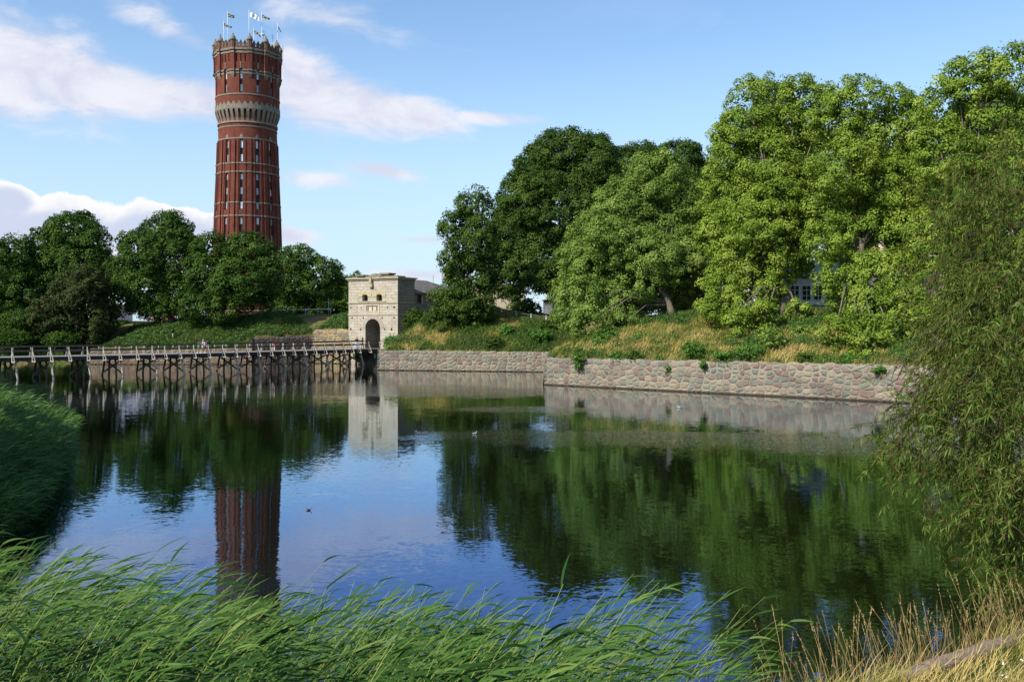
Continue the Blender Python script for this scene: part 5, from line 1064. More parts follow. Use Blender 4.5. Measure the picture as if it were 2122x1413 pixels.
trim('cornice', [(-0.12, GW + 0.12, ztop - 0.02, ztop + 0.22, -0.14, DP + .1), (-0.3, GW + 0.32, ztop + 0.22, ztop + 0.42, -0.34, DP + 0.3)], 'lichen_stone')
for (p0, p1) in ((750.8, 762.2), (780.3, 791.7)):
    m = MB(); c = (lx(p0) + lx(p1)) / 2; hw = (lx(p1) - lx(p0)) / 2; z0 = lz(772, 610.6)
    for j in range(7):
        a0 = math.pi * (0.15 + 0.7 * j / 7) + .015; a1 = math.pi * (0.15 + 0.7 * (j + 1) / 7) - .015; r0_, r1_ = hw * 1.15, hw * 1.15 + (0.50 + (0.12 if j == 3 else 0.0))
        pr = [(c - q * math.cos(a), z0 - hw * 0.75 + q * math.sin(a) * 0.8) for q, a in ((r0_, a0), (r0_, a1), (r1_, a1), (r1_, a0))]
        m.add([(x, -0.06, z) for x, z in pr] + [(x, 0.04, z) for x, z in pr], [(0, 1, 2, 3), (4, 7, 6, 5), (0, 4, 5, 1), (1, 5, 6, 2), (2, 6, 7, 3), (3, 7, 4, 0)])
    m.box((c - hw - 0.35, -0.02, z0 - 0.05), (0.7, 0.1, 0.5)); m.box((c + hw + 0.35, -0.02, z0 - 0.05), (0.7, 0.1, 0.5))
    M["yellow_lichen"] = (M.get("yellow_lichen") or mottled('yellow_lichen', (0.34, 0.28, 0.14), (0.46, 0.38, 0.20), 3.0, 0.9, 0.02, c3=(0.42, 0.37, 0.28)))
    m.build('window_hood', 'yellow_lichen', gate)
t0, t1, tz0, tz1 = lx(758), lx(785), lz(772, 645.5), lz(772, 633)
trim('tablet_frame', [(t0, t1 + 0.15, tz1, tz1 + 0.13, -0.08, 0.02), (t1, t1 + 0.15, zc1 + 0.1, tz1, -0.08, 0.02), (t0, t0 + 0.1, tz0, tz1, -0.05, 0.02), (lx(763), lx(779), tz0 - 0.45, tz0 - 0.32, -0.06, 0.02)], 'sandstone')
trim('tablet_post', [(lx(762) - 0.07, lx(762) + 0.07, tz0, tz1 - 0.02, 0.0, 0.1), (lx(771) - 0.07, lx(771) + 0.07, tz0, tz1 - 0.02, 0.0, 0.1), (lx(780) - 0.07, lx(780) + 0.07, tz0, tz1 - 0.02, 0.0, 0.1)], 'grey_stone')
bxx = lx(770.3); trim('bracket', [(bxx - 0.3, bxx + 0.3, ztop - 1.05, ztop - 0.45, -0.38, 0.02), (bxx - 0.22, bxx + 0.22, ztop - 0.45, ztop + 0.5, -0.45, 0.0), (bxx - 0.1, bxx + 0.1, ztop - 1.3, ztop - 1.05, -0.15, 0.02)], 'lichen_stone')
m = MB(); yy = 0.9; zt = ztop + 0.42
def slab(px0, px1, py0, py1, dpt=1.4, jj=0.05): 
    a, b = lx(px0), lx(px1); z0, z1 = lz(772, py1), lz(772, py0); m.box(((a + b) / 2, yy, (z0 + z1) / 2), (b - a, dpt, z1 - z0))
m.box((GW / 2, 1.4, zt + 0.10), (GW - 0.8, 2.2, 0.24)); slab(737, 753, 568.7, 571.5, 1.8); slab(744, 758, 571.3, 578, 1.2); slab(786, 805.5, 566.3, 569.5, 1.8); slab(790, 804, 569.4, 578, 1.3); slab(758, 786, 572, 578, 1.6); slab(805, 822, 572.5, 577.5, 1.6)
m.build('parapet_slab', 'grey_stone', gate)
m = MB(); cx0, cx1 = lx(756), lx(788); pts = [(0, 0), (0.15, 0.45), (0.35, 0.85), (0.5, 1.0), (0.62, 0.92), (0.8, 0.72), (1.0, 0.35), (1.0, 0)]; zz = lz(772, 574); hz = lz(772, 566) - zz
v = [(cx0 + (cx1 - cx0) * a, 0.5, zz + hz * b) for a, b in pts] + [(cx0 + (cx1 - cx0) * a, 1.7, zz + hz * b * 0.9) for a, b in pts]; q = len(pts)
m.add(v, [tuple(range(q))[::-1], tuple(range(q, 2 * q))] + [(i, (i + 1) % q, (i + 1) % q + q, i + q) for i in range(q)]); m.build('crest', 'grey_stone', gate)
# the lower hall behind with its slate roof
HX0, HX1, HY0, HY1 = 0.2, GW - 0.7, DP, 20.0; he = 11.15
m = MB(); m.add([(HX1, HY0, zb), (HX1, HY1, zb), (HX1, HY1, he), (HX1, HY0, he)], [(0, 1, 2, 3)]); m.add([(HX0, HY1, zb), (HX0, HY0, zb), (HX0, HY0, he), (HX0, HY1, he)], [(0, 1, 2, 3)]); m.add([(HX1, HY1, zb), (HX0, HY1, zb), (HX0, HY1, he), (HX1, HY1, he)], [(0, 1, 2, 3)])
m.build('side_wall', 'limestone_shaded', gate, uvf=lambda c: (c.y + c.x, c.z))
m = MB(); e = 0.5; rx_ = (HX0 + HX1) / 2; rz = 13.35
m.add([(HX1 + e, HY0, he - 0.1), (HX1 + e, HY1 + e, he - 0.1), (rx_, HY1 - 5.5, rz), (rx_, HY0, rz), (HX0 - e, HY0, he - .1), (HX0 - e, HY1 + e, he - .1)], [(0, 1, 2, 3), (4, 3, 2, 5), (1, 5, 2)])
m.add([(HX1 + e, HY0, he - 0.28), (HX1 + e, HY1 + e, he - 0.28), (HX1 + e, HY1 + e, he - .1), (HX1 + e, HY0, he - .1)], [(0, 1, 2, 3)]); m.build('roof', 'roof_slate', gate)
m = MB(); m.box((HX1 + 0.02, HY0 + 2.2, 10.1), (0.08, 1.0, 1.35)); sw = m.build('side_window', 'frame_and_shade', gate)
m = MB(); m.box((HX1 + 0.06, HY0 + 2.2 + 0.62, 10.1), (0.18, 0.24, 1.6)); m.box((HX1 + 0.06, HY0 + 2.2, 10.9), (0.18, 1.3, 0.22)); m.build('window_surround', 'sandstone', gate)
m = MB(); m.tube([(rx_ + 1, 15, 12.5), (rx_ + 1, 15, 14.3)], 0.03, 6); m.build('roof_mast', 'iron', gate)

# ------------------------------------------------------------------ the wooden footbridge
NP = np.array([(-68, 95.5), (-61, 99.6), (-55.1, 104.2), (-50.6, 107.7), (-46.3, 111), (-42.2, 114.7), (-38.3, 118.9), (-34.5, 123.2), (-31, 127.6), (-26.6, 133.1), (-22.3, 138.3), (-19.0, 142.3)], float)
tt = np.linspace(0, len(NP) - 1, 400)
def cr(P, t):
    i = np.clip(t.astype(int), 0, len(P) - 2); f = (t - i)[:, None]; g = lambda k: P[np.clip(i + k, 0, len(P) - 1)]
    return 0.5 * (2 * g(0) + (g(1) - g(-1)) * f + (2 * g(-1) - 5 * g(0) + 4 * g(1) - g(2)) * f ** 2 + (3 * g(0) - g(-1) - 3 * g(1) + g(2)) * f ** 3)
CU_ = cr(NP, tt); SL = np.concatenate([[0], np.cumsum(np.linalg.norm(np.diff(CU_, axis=0), axis=1))])
def bat(s): return np.array([np.interp(s, SL, CU_[:, 0]), np.interp(s, SL, CU_[:, 1])])
def bdir(s): d = bat(s + 0.5) - bat(s - 0.5); return d / np.linalg.norm(d)
def bpx(px):  # arc length where the near edge crosses a photo column
    f = (px - CX) / F; g = CU_[:, 0] - f * CU_[:, 1]; i = int(np.argmax(g > 0)); a, b = g[i - 1], g[i]; return SL[i - 1] + (SL[i] - SL[i - 1]) * (-a) / (b - a)
DK = 2.50; BW = 3.9
bridge = empty('footbridge', (0, 0, 0)); tag(bridge, 'long wooden footbridge on crossed timber trestles leading to the gatehouse', 'footbridge')
SE = bpx(786)
def off(s, o): return bat(s) + np.array([-0.80, 0.60]) * o    # o>0: away from the camera
def P3(s, o, z): p = off(s, o); return (p[0], p[1], z)
stn = np.arange(0.5, SE + 0.6, 1.0)
m = MB()
for a, b in zip(stn, stn[1:]):
    m.add([P3(a, -0.12, DK - 0.07), P3(b, -0.12, DK - 0.07), P3(b, -0.12, DK), P3(a, -0.12, DK), P3(a, BW + .12, DK - .07), P3(b, BW + .12, DK - .07), P3(b, BW + .12, DK), P3(a, BW + .12, DK)], [(0, 1, 2, 3), (3, 2, 6, 7), (5, 4, 7, 6), (4, 5, 1, 0)])
m.build('deck', 'wood_deck', bridge)
for o_ in (0.02, BW - 0.02, BW / 2):
    m = MB()
    for a, b in zip(stn, stn[1:]): m.beam(P3(a, o_, DK - 0.27), P3(b, o_, DK - 0.27), 0.2, 0.38)
    m.build('beam', 'wood_dark', bridge)
PX = [23.6, 66, 103.7, 142, 180, 213, 246, 282, 314, 340, 370, 400, 430, 460, 486, 510, 533, 559, 584, 606, 629, 650, 671, 691, 710, 727, 741, 763, 785]
SPo = [bpx(p) for p in PX]; SPo = [SPo[0] - 4, SPo[0] - 2] + SPo
for o_, nm in ((-0.05, 'near'), (BW + 0.05, 'far')):
    for zz, hgt in ((DK + 1.12, 0.10), (DK + 0.62, 0.12)):
        m = MB(); ss = [SPo[0] - 1.5] + SPo + [SE + 0.35]
        for a, b in zip(ss, ss[1:]): m.beam(P3(a, o_ + (0.05 if o_ > 0 else -0.05) * 0, zz), P3(b, o_, zz), 0.07 if hgt < .11 else 0.05, hgt)
        m.build('handrail' if zz > DK + 1 else 'middle_rail', 'wood_rail', bridge)
for s in SPo:
    for sgn, o_ in ((-1, -0.14), (1, BW + 0.14)):
        ls = s if sgn < 0 else s - 0.15; tl = random.uniform(-0.02, 0.02)
        m = MB(); m.beam(P3(ls, o_, DK - 0.55), P3(ls + tl, o_, DK + 1.06), 0.10, 0.10); p = m.build('railing_post', 'wood_pale', bridge)
        m = MB(); m.beam(P3(ls, o_ + sgn * 0.62, DK - 0.50), P3(ls, o_ + sgn * 0.06, DK + 0.62), 0.09, 0.08); m.beam(P3(ls, o_ - sgn * 0.1, DK - 0.52), P3(ls, o_ + sgn * 0.72, DK - 0.52), 0.10, 0.12); m.build('brace', 'wood_pale', p)
TPX = [31, 105, 182, 249, 320, 376, 431, 488, 535, 586, 630, 675, 713.6, 747]
ST = [bpx(p + 3) for p in TPX]; ST = [ST[0] - 4] + ST + [SE - 0.8]
for s in ST:
    tr = empty('trestle', P3(s, BW / 2, 0)); tr.parent = bridge; c = np.array(P3(s, BW / 2, 0))
    def loc(o_, z): return np.array(P3(s, o_, z)) - c
    for (o0, o1) in ((0.30, -0.45), (1.35, 1.1), (2.6, 2.8), (BW - 0.3, BW + 0.45)):
        m = MB(); m.tube([loc(o1 * 1.25 - o0 * .25 + random.uniform(-.04, .04), -0.9), loc(o0, DK - 0.42)], [0.13, 0.12], 8); m.build('pile', 'wood_pale' if o0 < 0.5 else 'wood_pile', tr)  # nearest pile in paler wood, its sunlight put into the colour
    m = MB(); m.beam(loc(-0.3, DK - 0.52), loc(BW + 0.3, DK - 0.52), 0.2, 0.16); m.build('cap_beam', 'wood_dark', tr)
    for (a, b, sh) in (((0.0, 0.25), (BW - 0.3, DK - 0.75), 0.16), ((BW + 0.1, 0.25), (0.3, DK - 0.75), -0.16)):
        m = MB(); d = bdir(s) * sh; p = loc(*a); q = loc(*b); m.beam((p[0] + d[0], p[1] + d[1], p[2]), (q[0] + d[0], q[1] + d[1], q[2]), 0.07, 0.19); m.build('cross_brace', 'wood_pile', tr)
# stone sill that carries the last span at the gate
m = MB(); q0 = P3(SE + 0.3, BW / 2, 1.1); dd = bdir(SE); m.box(q0, (1.2, BW + 1.2, 2.4), math.atan2(dd[1], dd[0])); o = m.build('bridge_abutment', 'grey_stone'); tag(o, 'grey stone abutment under the last bridge span at the gate', 'abutment')

# ------------------------------------------------------------------ fences, lamps
def fence(pts, step, rails, label, postmat='white_paint', railmat='wood_rail', h=0.95, r=0.06, skip=()):
    P = np.array(pts, float); L = np.concatenate([[0], np.cumsum(np.linalg.norm(np.diff(P, axis=0), axis=1))]); f = empty('fence', (P[0][0], P[0][1], 0)); tag(f, label, 'fence'); o = np.array([P[0][0], P[0][1], 0])
    s = np.arange(0, L[-1], step); Q = [(np.interp(a, L, P[:, 0]), np.interp(a, L, P[:, 1])) for a in s]; Q = [np.array((x, y, gz(x, y))) for x, y in Q]
    for q in Q:
        m = MB(); m.tube([q - o - (0, 0, .3), q - o + (0, 0, h)], r, 8); m.box(tuple(q - o + np.array([0, 0, h + 0.02])), (r * 2.6, r * 2.6, 0.12)); m.build('post', postmat, f)
    for z in rails:
        m = MB()
        for a, b in zip(Q, Q[1:]): m.beam(a - o + (0, -.04, z), b - o + (0, -.04, z), 0.05, 0.12)
        m.build('rail', railmat, f)
def xy(px, d): return ((px - CX) / F * d, d)
fence([xy(1010, 136), xy(1150, 131), xy(1300, 116)], 2.35, (0.88, 0.42), 'white-posted brown rail fence along the bank top before the grey hut')
fence([xy(1330, 112), xy(1454, 106), xy(1640, 99), xy(1760, 95), xy(1880, 90)], 2.4, (0.95, 0.45), 'dark rail fence on the bank top before the white pavilion', 'galvanised', 'wood_dark', 1.05, 0.045)
fence([xy(505, 160), xy(630, 160), xy(690, 161)], 2.1, (0.95,), 'thin grey post fence on the far bank below the water tower', 'galvanised', 'galvanised', 1.0, 0.045)
def lamp(px, d, ytop, label, head=True):
    x, y = xy(px, d); z = gz(x, y); zt = CZ - (ytop - HY) * d / F; l = empty('street_lamp', (x, y, z)); tag(l, label, 'street lamp')
    m = MB(); m.tube([(0, 0, -.2), (0, 0, zt - z)], [0.06, 0.045], 8); m.build('pole', 'galvanised', l)
    if head: m = MB(); m.lathe([(0.05, zt - z), (0.2, zt - z + 0.08), (0.26, zt - z + 0.32), (0.30, zt - z + 0.36), (0.05, zt - z + 0.55)], n=12); m.build('lamp_head', 'iron', l)
lamp(681, 163, 612, 'lamp post on the far bank left of the gatehouse'); lamp(1485, 104, 586, 'slim grey lamp post left of the two-stemmed bright maple')
lamp(1560, 103, 596, 'slim pale lamp post under the bright maple left of the pavilion'); lamp(358, 147, 690, 'short lamp post on the far bank left of the walking group'); lamp(591, 157, 664, 'short lamp post on the far bank beneath the water tower')

# ------------------------------------------------------------------ houses behind the trees
def house(name, px, d, wpx, y_eave, y_ridge, walls, roofm, label, cat='house', yaw=0.0, depth=8, rows=1, cols=5, base=None, trimm='white_paint', hip=True, wpane='glass'):
    x, y = xy(px, d); w = wpx / F * d; z0 = gz(x, y) if base is None else base; ze = CZ - (y_eave - HY) * d / F; zr_ = CZ - (y_ridge - HY) * d / F
    h = empty(name, (x, y, z0 - 0.3), yaw); tag(h, label, cat); H = ze - z0 + 0.3
    m = MB(); m.box((0, depth / 2, H / 2), (w, depth, H)); m.build('wall', walls, h)
    m = MB(); e = 0.35; a = w / 2 + e; rr = zr_ - z0 + 0.3; k = min(depth / 2, w / 2) * (0.9 if hip else 0.0)
    m.add([(-a, -e, H), (a, -e, H), (a, depth + e, H), (-a, depth + e, H), (-a + k + (0 if not hip else 0), depth / 2, rr), (a - k, depth / 2, rr)], [(0, 1, 5, 4), (2, 3, 4, 5), (1, 2, 5), (3, 0, 4), (3, 2, 1, 0)]); m.build('roof', roofm, h)
    for r_ in range(rows):
        for c in range(cols):
            cx_ = (c + 0.5) / cols * w - w / 2; hh = H / rows; zc = hh * (r_ + 0.55); ww = w / cols * 0.45; wh = hh * 0.5
            m = MB(); m.box((cx_, -0.03, zc), (ww + 0.2, 0.10, wh + 0.2)); f = m.build('window', trimm, h)
            m = MB()
            for i in (-1, 1):
                for j in (-1, 1): m.box((cx_ + i * ww * 0.25, -0.09, zc + j * wh * 0.25), (ww * 0.42, 0.03, wh * 0.42))
            m.build('pane', wpane, f)
    return h
house('town_house', 85, 205, 120, 640, 606, 'red_brick_wall', 'roof_tile', 'house with a bright orange-red tiled roof behind the olive-brown chestnut tree', cols=6)
house('town_house', 228, 210, 34, 640, 628, 'white_paint', 'roof_slate', 'small white house showing in the gap left of the broad round-topped tree', cols=3)
house('town_house', 345, 200, 62, 645, 632, 'red_brick_wall', 'roof_tile', 'low red house between the trunks left of the water tower', cols=4)
house('town_house', 1018, 190, 82, 600, 578, 'red_brick_wall', 'roof_tile', 'red house with a tiled roof behind the narrow dark lime tree', cols=5, base=9.0)
m = MB(); x, y = xy(1035, 182); o = None
m.box((0, 0, 3.2), (10, 1.0, 6.6), 0.1, taper=0.97); o = m.build('garden_wall', 'sandstone'); o.location = (x, y, gz(x, y) - 0.5); tag(o, 'weathered beige stone wall below the red tiled house', 'wall')
hut = house('hut', 1180, 146, 104, 622, 612, 'grey_panel', 'roof_slate', 'grey panelled hut with dark upper part behind the thick pale trunk', 'hut', cols=7, depth=5, base=6.9, trimm='frame_and_shade')
m = MB(); w_ = 104 / F * 146; m.box((0, -0.12, 1.25), (w_, 0.12, 2.5)); m.build('lower_panel', mottled('panel_grey', (0.07, 0.07, 0.085), (0.34, 0.36, 0.38), 0.7, 0.7), hut)
x, y = xy(1440, 114); sh = empty('market_booth', (x, y, gz(x, y))); tag(sh, 'dark boarded booth with a cream awning and blue cloth behind the leaning trunk', 'booth')
m = MB(); m.box((0, 1.5, 1.35), (7.4, 3, 2.7)); m.build('wall', 'wood_dark', sh); m = MB(); m.add([(-1.2, -0.8, 3.5), (3.8, -0.8, 3.5), (3.8, 3, 4.3), (-1.2, 3, 4.3), (-1.2, -0.8, 3.38), (3.8, -0.8, 3.38), (3.8, 3, 4.18), (-1.2, 3, 4.18)], [(0, 1, 2, 3), (7, 6, 5, 4), (0, 4, 5, 1), (1, 5, 6, 2), (2, 6, 7, 3), (3, 7, 4, 0)]); m.build('awning', 'sandstone', sh)
m = MB(); m.box((1.0, -0.05, 3.0), (4.4, 0.06, 0.6)); m.build('cloth', 'blue_cloth', sh)
# white pavilion with stepped green-grey roof
x, y = xy(1672, 103); d = 103; pav = empty('pavilion', (x, y, gz(x, y))); tag(pav, 'white timber pavilion with glazed veranda and grey-green stepped roof', 'pavilion'); zf = gz(x, y)
m = MB(); m.box((0, 4, 2.1), (14.0, 8, 4.2)); m.build('wall', 'pavilion_white', pav)
for c in range(11):
    cx_ = -6.4 + c * 1.27; m = MB(); m.box((cx_, -0.04, 2.45), (0.80, 0.08, 1.5)); f = m.build('window', 'frame_and_shade', pav)
    m = MB(); m.box((cx_, -0.10, 2.45), (0.07, 0.05, 1.5)); m.box((cx_, -0.11, 2.75), (0.80, 0.05, 0.07)); m.box((cx_, -0.11, 2.15), (0.80, 0.05, 0.07)); m.build('glazing_bar', 'white_paint', f)
m = MB(); m.box((0, 3.9, 4.35), (15, 9, 0.3)); m.build('eave_board', 'white_paint', pav)
for (cx_, wd, z0, hh, tp) in ((0, 14.6, 4.5, 1.3, 0.72),): m = MB(); m.box((cx_, 4, z0 + hh / 2), (wd, 8.4, hh), 0, 0, tp); m.build('roof', 'copper_roof', pav)
m = MB(); m.box((-2.2, 3.5, 6.4), (3.2, 3.2, 1.3)); tur = m.build('turret', 'white_paint', pav); m = MB(); m.box((-2.2, 3.5, 7.2), (3.8, 3.8, 0.3)); m.box((-2.2, 3.5, 8.0), (3.4, 3.4, 1.3), 0, 0, 0.25); m.tube([(-2.2, 3.5, 8.5), (-2.2, 3.5, 9.6)], 0.05, 6); m.build('turret_roof', 'copper_roof', tur)
# brown stone villa with white cornice at the right
x, y = xy(1905, 112); d = 112; vil = empty('villa', (x, y, gz(x, y))); tag(vil, 'brown stone villa with white cornice showing between maple and willow', 'villa')
m = MB(); m.box((0, 5, 3.5), (9.5, 10, 7.0)); m.build('wall', 'brown_stone', vil); m = MB(); m.box((0, 5, 7.2), (10.1, 10.6, 0.25)); m.box((0, 5, 6.6), (9.9, 10.4, 0.15)); m.build('cornice', 'white_paint', vil)
m = MB(); m.lathe([(0.5, 7.3), (0.6, 7.5), (0.25, 7.8), (0.45, 8.6), (0.3, 9.2), (0.05, 9.6)], (-4.3, 0.4, 0), 10); m.build('urn', 'sandstone', vil); m = MB(); m.box((0, 5, 8.0), (8.5, 9, 1.4), 0, 0, 0.6); m.build('roof', 'roof_tile', vil)
for c in range(3): m = MB(); m.box((-3 + 3 * c, -0.03, 4.6), (1.1, 0.1, 1.8)); f = m.build('window', 'white_paint', vil); m = MB(); m.box((-3 + 3 * c, -0.09, 4.6), (0.85, 0.05, 1.5)); m.build('pane', 'glass', f)

# ------------------------------------------------------------------ people
SK = mat('skin', (0.50, 0.28, 0.19), 0.6)[0]
def cloth(name, c): return mat(name, c, 0.85, 0.2)[0]
def skin_obj(name, joints, edges, radii, material, parent, levels=1, root=0):
    me = bpy.data.meshes.new(name); me.from_pydata([tuple(j) for j in joints], edges, []); o = link(name, me, parent, [material])
    md = o.modifiers.new('skin', 'SKIN'); md.use_smooth_shade = True
    for i, r in enumerate(radii):
        v = me.skin_vertices[0].data[i]; v.radius = (r, r) if not isinstance(r, tuple) else r; v.use_root = (i == root)
    sb = o.modifiers.new('subdivision', 'SUBSURF'); sb.levels = levels; sb.render_levels = levels
    return o
def person(x, y, z, yaw, h, label, top, legs, hair, stride=0.12, arms=((0.1, 0.12), (0.1, 0.12)), shorts=False, sleeves=0.5, bag=None, group=None):
    """arms: per side (forward reach of the hand, raise of the hand 0..1)"""
    s = h / 1.75; root = empty('person', (x, y, z), yaw); tag(root, label, 'person', group)
    J = {'pel': (0, 0, .95), 'wai': (0, 0, 1.10), 'che': (0, .01, 1.32), 'nec': (0, .01, 1.47), 'hed': (0, .03, 1.60), 'top': (0, .03, 1.70)}
    for sg, n, st in ((-1, 'l', stride), (1, 'r', -stride)):
        J['hip' + n] = (sg * .09, 0, .90); J['kne' + n] = (sg * .10, st * .7 + .02, .50); J['ank' + n] = (sg * .10, st, .09); J['toe' + n] = (sg * .11, st + .15, .03)
        J['sho' + n] = (sg * .18, 0, 1.42); f, r_ = arms[0 if sg < 0 else 1]
        J['elb' + n] = (sg * .25, .02 + f * .4, 1.14 + r_ * .10); J['wri' + n] = (sg * (.24 - r_ * .10), f + .08, .90 + r_ * .55)
        J['han' + n] = (sg * (.23 - r_ * .13), f + .14, .82 + r_ * .62)
    K = list(J); P = {k: np.array(v) * s for k, v in J.items()}
    E = [('pel', 'wai'), ('wai', 'che'), ('che', 'nec'), ('nec', 'hed'), ('hed', 'top')]
    for n in 'lr': E += [('pel', 'hip' + n), ('hip' + n, 'kne' + n), ('kne' + n, 'ank' + n), ('ank' + n, 'toe' + n), ('che', 'sho' + n), ('sho' + n, 'elb' + n), ('elb' + n, 'wri' + n), ('wri' + n, 'han' + n)]
    Rd = {'pel': .12, 'wai': .11, 'che': .135, 'nec': .055, 'hed': .095, 'top': .06, 'hip': .085, 'kne': .055, 'ank': .038, 'toe': .032, 'sho': .055, 'elb': .040, 'wri': .028, 'han': .035}
    rad_ = [Rd[k if k in Rd else k[:-1]] * s for k in K]
    skin_obj('body', [P[k] for k in K], [(K.index(a), K.index(b)) for a, b in E], rad_, SK, root, 1, K.index('pel'))
    # nose and the hair
    m = MB(); hc = P['hed'] * 0.5 + P['top'] * 0.5; m.lathe([(0.0, .13), (.07, .115), (.108, .06), (.118, 0), (.112, -.05), (.09, -.10)], (hc[0], hc[1] - .022 * s, hc[2]), 10); ho = m.build('hair', hair, root)
    m = MB(); m.box((0, P['hed'][1] + .10 * s, P['hed'][2] + .01), (.03, .03, .045), 0, 0, .6); m.build('nose', SK, root)
    # shirt
    tk = ['pel2', 'wai', 'che', 'nc2']; PJ = [P['pel'] * [1, 1, 1.01], P['wai'], P['che'], P['nec'] * [1, 1, .985]]; tE = [(0, 1), (1, 2), (2, 3)]; tr_ = [.145, .135, .16, .075]
    for n in 'lr':
        i = len(PJ); PJ.append(P['sho' + n]); e = P['sho' + n] * (1 - sleeves) + P['elb' + n] * sleeves if sleeves <= 1 else P['elb' + n]; PJ.append(e); tE += [(2, i), (i, i + 1)]; tr_ += [.078, .062]
        if sleeves > 1: PJ.append(P['wri' + n]); tE.append((i + 1, i + 2)); tr_.append(.045)
    skin_obj('shirt', PJ, tE, [r * s for r in tr_], top, root, 1, 2)
    PJ = [P['pel'] * [1, 1, 1.03], P['pel'] * [1, 1, .97]]; tE = [(0, 1)]; tr_ = [.135, .135]
    for n in 'lr':
        i = len(PJ); PJ += [P['hip' + n], P['kne' + n] * 1.0 if not shorts else P['hip' + n] * .35 + P['kne' + n] * .65]; tE += [(1, i), (i, i + 1)]; tr_ += [.10, .075 if not shorts else .095]
        if not shorts: PJ.append(P['ank' + n]); tE.append((i + 1, i + 2)); tr_.append(.055)
    skin_obj('shorts' if shorts else 'trousers', PJ, tE, [r * s for r in tr_], legs, root, 1, 0)
    for n in 'lr':
        m = MB(); a = P['ank' + n]; m.box((a[0], a[1] + .06 * s, .035), (.095 * s, .27 * s, .08 * s), 0, 0, .85); m.build('shoe', cloth('shoe', (.08, .07, .07)) if bag is None else cloth('shoe_pale', (.6, .58, .55)), root)
    if bag is not None: m = MB(); m.box((.0, -.20 * s, 1.22 * s), (.30 * s, .16 * s, .42 * s), 0, 0, .85); bo = m.build('backpack', bag, root)
    return root
blk = cloth('black_cloth', (.012, .012, .016)); wht = cloth('white_cloth', (.72, .70, .72)); grn = cloth('green_cloth', (.05, .55, .22)); red = cloth('red_cloth', (.45, .03, .03)); jean = cloth('pale_jeans', (.22, .36, .62)); navy = cloth('navy_cloth', (.03, .04, .09)); tan = cloth('tan_cloth', (.60, .50, .38)); mar = cloth('maroon_cloth', (.06, .012, .018)); den = cloth('denim_cloth', (.16, .22, .45))
hb = cloth('brown_hair', (.04, .02, .012)); hf = cloth('fair_hair', (.22, .13, .05)); hg = cloth('grey_hair', (.35, .33, .31))
def on_deck(px, o_=0.9):
    f = (px - CX) / F; best = None
    for s in np.arange(1, SE, .05):
        p = off(s, o_); e = abs(p[0] - f * p[1])
        if best is None or e < best[0]: best = (e, p)
    return best[1]
def put(px, o_, *a, **k): p = on_deck(px, o_); return person(p[0], p[1], DK, *a, **k)
GP = 'people crossing the footbridge'
put(413.2, 1.3, R(75), 1.68, 'person in a black top and bright green shorts with a grey bag', blk, grn, hb, 0.2, ((.0, .15), (.15, .3)), shorts=True, bag=cloth('grey_bag', (.12, .11, .13)), group=GP)
put(421.0, 0.9, R(85), 1.66, 'person in a white shirt and cream shorts in the middle of the walking group', wht, tan, hg, 0.22, ((.2, .35), (.2, .35)), shorts=True, sleeves=0.9, bag=cloth('pink_bag', (.7, .6, .62)), group=GP)
put(430.4, 1.5, R(75), 1.70, 'person in a black T-shirt and blue shorts rightmost of the walking group', navy, den, hb, 0.24, ((.05, .1), (.15, .2)), shorts=True, bag=blk, group=GP)
put(568.6, 0.9, R(150), 1.12, 'child in red and white clothes alone on the middle of the bridge', red, wht, hf, 0.08, ((.1, .2), (.1, .2)), shorts=False, group=GP)
put(739.5, 0.9, R(165), 1.76, 'person in a maroon-black jumper and pale jeans raising both hands to the face', mar, jean, hf, 0.04, ((.12, .95), (.12, .95)), sleeves=1.5, group=GP)
put(751.3, 1.3, R(80), 1.66, 'person in dark clothes with brown hair nearest the gate arch', blk, cloth('dark_trousers', (.02, .02, .04)), hb, 0.12, ((.05, .2), (.1, .2)), sleeves=1.5, group=GP)

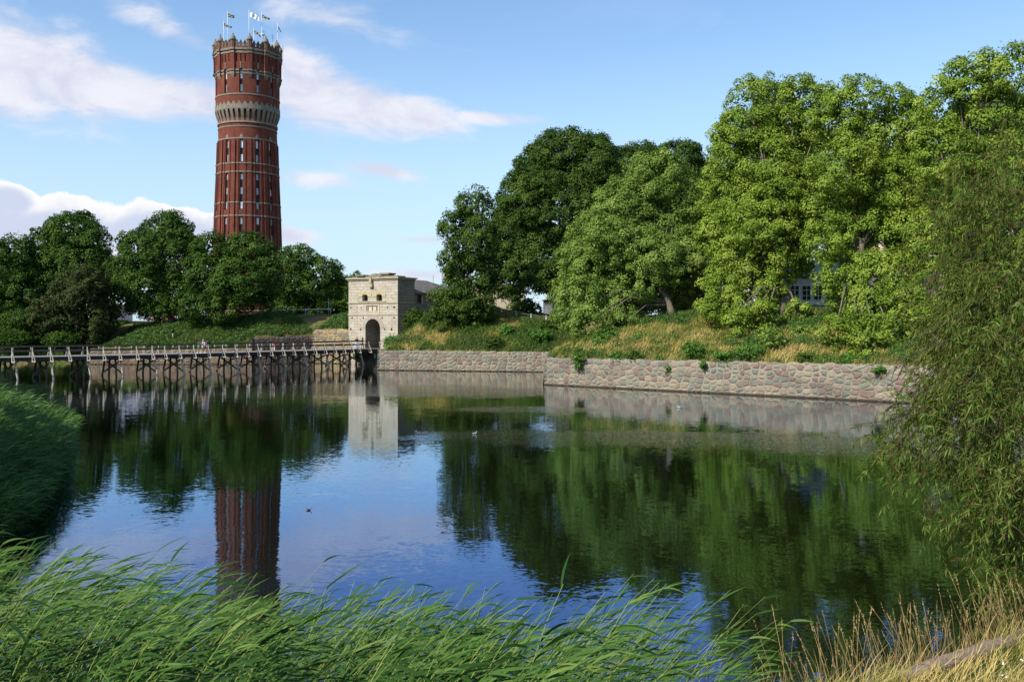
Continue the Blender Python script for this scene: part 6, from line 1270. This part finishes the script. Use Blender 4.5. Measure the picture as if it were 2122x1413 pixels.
# ------------------------------------------------------------------ birds on the water
def bird(px, py, L, yaw, kind, label, cat):
    d = F * CZ / (py - HY); x, y = xy(px, d); b = empty(kind, (x, y, 0), yaw); tag(b, label, cat); s = L / 0.45
    wh = kind == 'gull'; c1 = M['white_paint'] if wh else M.setdefault('duck_brown', mottled('duck_brown', (.06, .04, .025), (.14, .10, .06), 20, .8)); c2 = cloth('gull_grey', (.35, .37, .40)) if wh else M['duck_brown']
    m = MB(); pr = [(-.22, .02, .09), (-.16, .05, .07), (-.08, .085, .055), (.02, .10, .05), (.10, .085, .06), (.15, .055, .09), (.17, .042, .14), (.185, .04, .19), (.20, .045, .22), (.235, .035, .225), (.25, .012, .22)]
    vs = []; n = 10
    for (xx, r, zz) in pr:
        for k in range(n): a = 2 * math.pi * k / n; vs.append((xx * s, r * math.cos(a) * s, (zz + r * .8 * math.sin(a)) * s))
    fc = [(i * n + k, i * n + (k + 1) % n, (i + 1) * n + (k + 1) % n, (i + 1) * n + k) for i in range(len(pr) - 1) for k in range(n)] + [tuple(range(n))[::-1], tuple((len(pr) - 1) * n + k for k in range(n))]
    m.add(vs, fc, 0, True); m.build('body', c1, b)
    m = MB(); m.add([(.25 * s, .012 * s, .215 * s), (.25 * s, -.012 * s, .215 * s), (.31 * s, 0, .205 * s), (.25 * s, 0, .228 * s)], [(0, 1, 2), (0, 2, 3), (1, 3, 2)]); m.build('beak', cloth('beak', (.5, .25, .03)), b)
    for sg in (-1, 1): m = MB(); m.add([(.10 * s, sg * .085 * s, .10 * s), (-.05 * s, sg * .095 * s, .115 * s), (-.27 * s, sg * .03 * s, .12 * s), (-.08 * s, sg * .10 * s, .05 * s), (.02 * s, sg * .045 * s, .135 * s)], [(0, 1, 3), (1, 2, 3), (0, 4, 1), (4, 2, 1)]); m.build('wing', c2, b)
bird(983, 899, 0.27, R(20), 'gull', 'white gull floating in the ruffled water at the centre of the moat', 'gull')
bird(1408, 845, 0.38, R(200), 'gull', 'white gull swimming before the jutting stone wall', 'gull')
bird(640, 1057, 0.17, R(10), 'duck', 'brown duck on the calm blue water right of the tower reflection', 'duck')
bird(514, 801, 0.3, R(30), 'gull', 'small white gull on the dark water before the bridge trestles', 'gull')
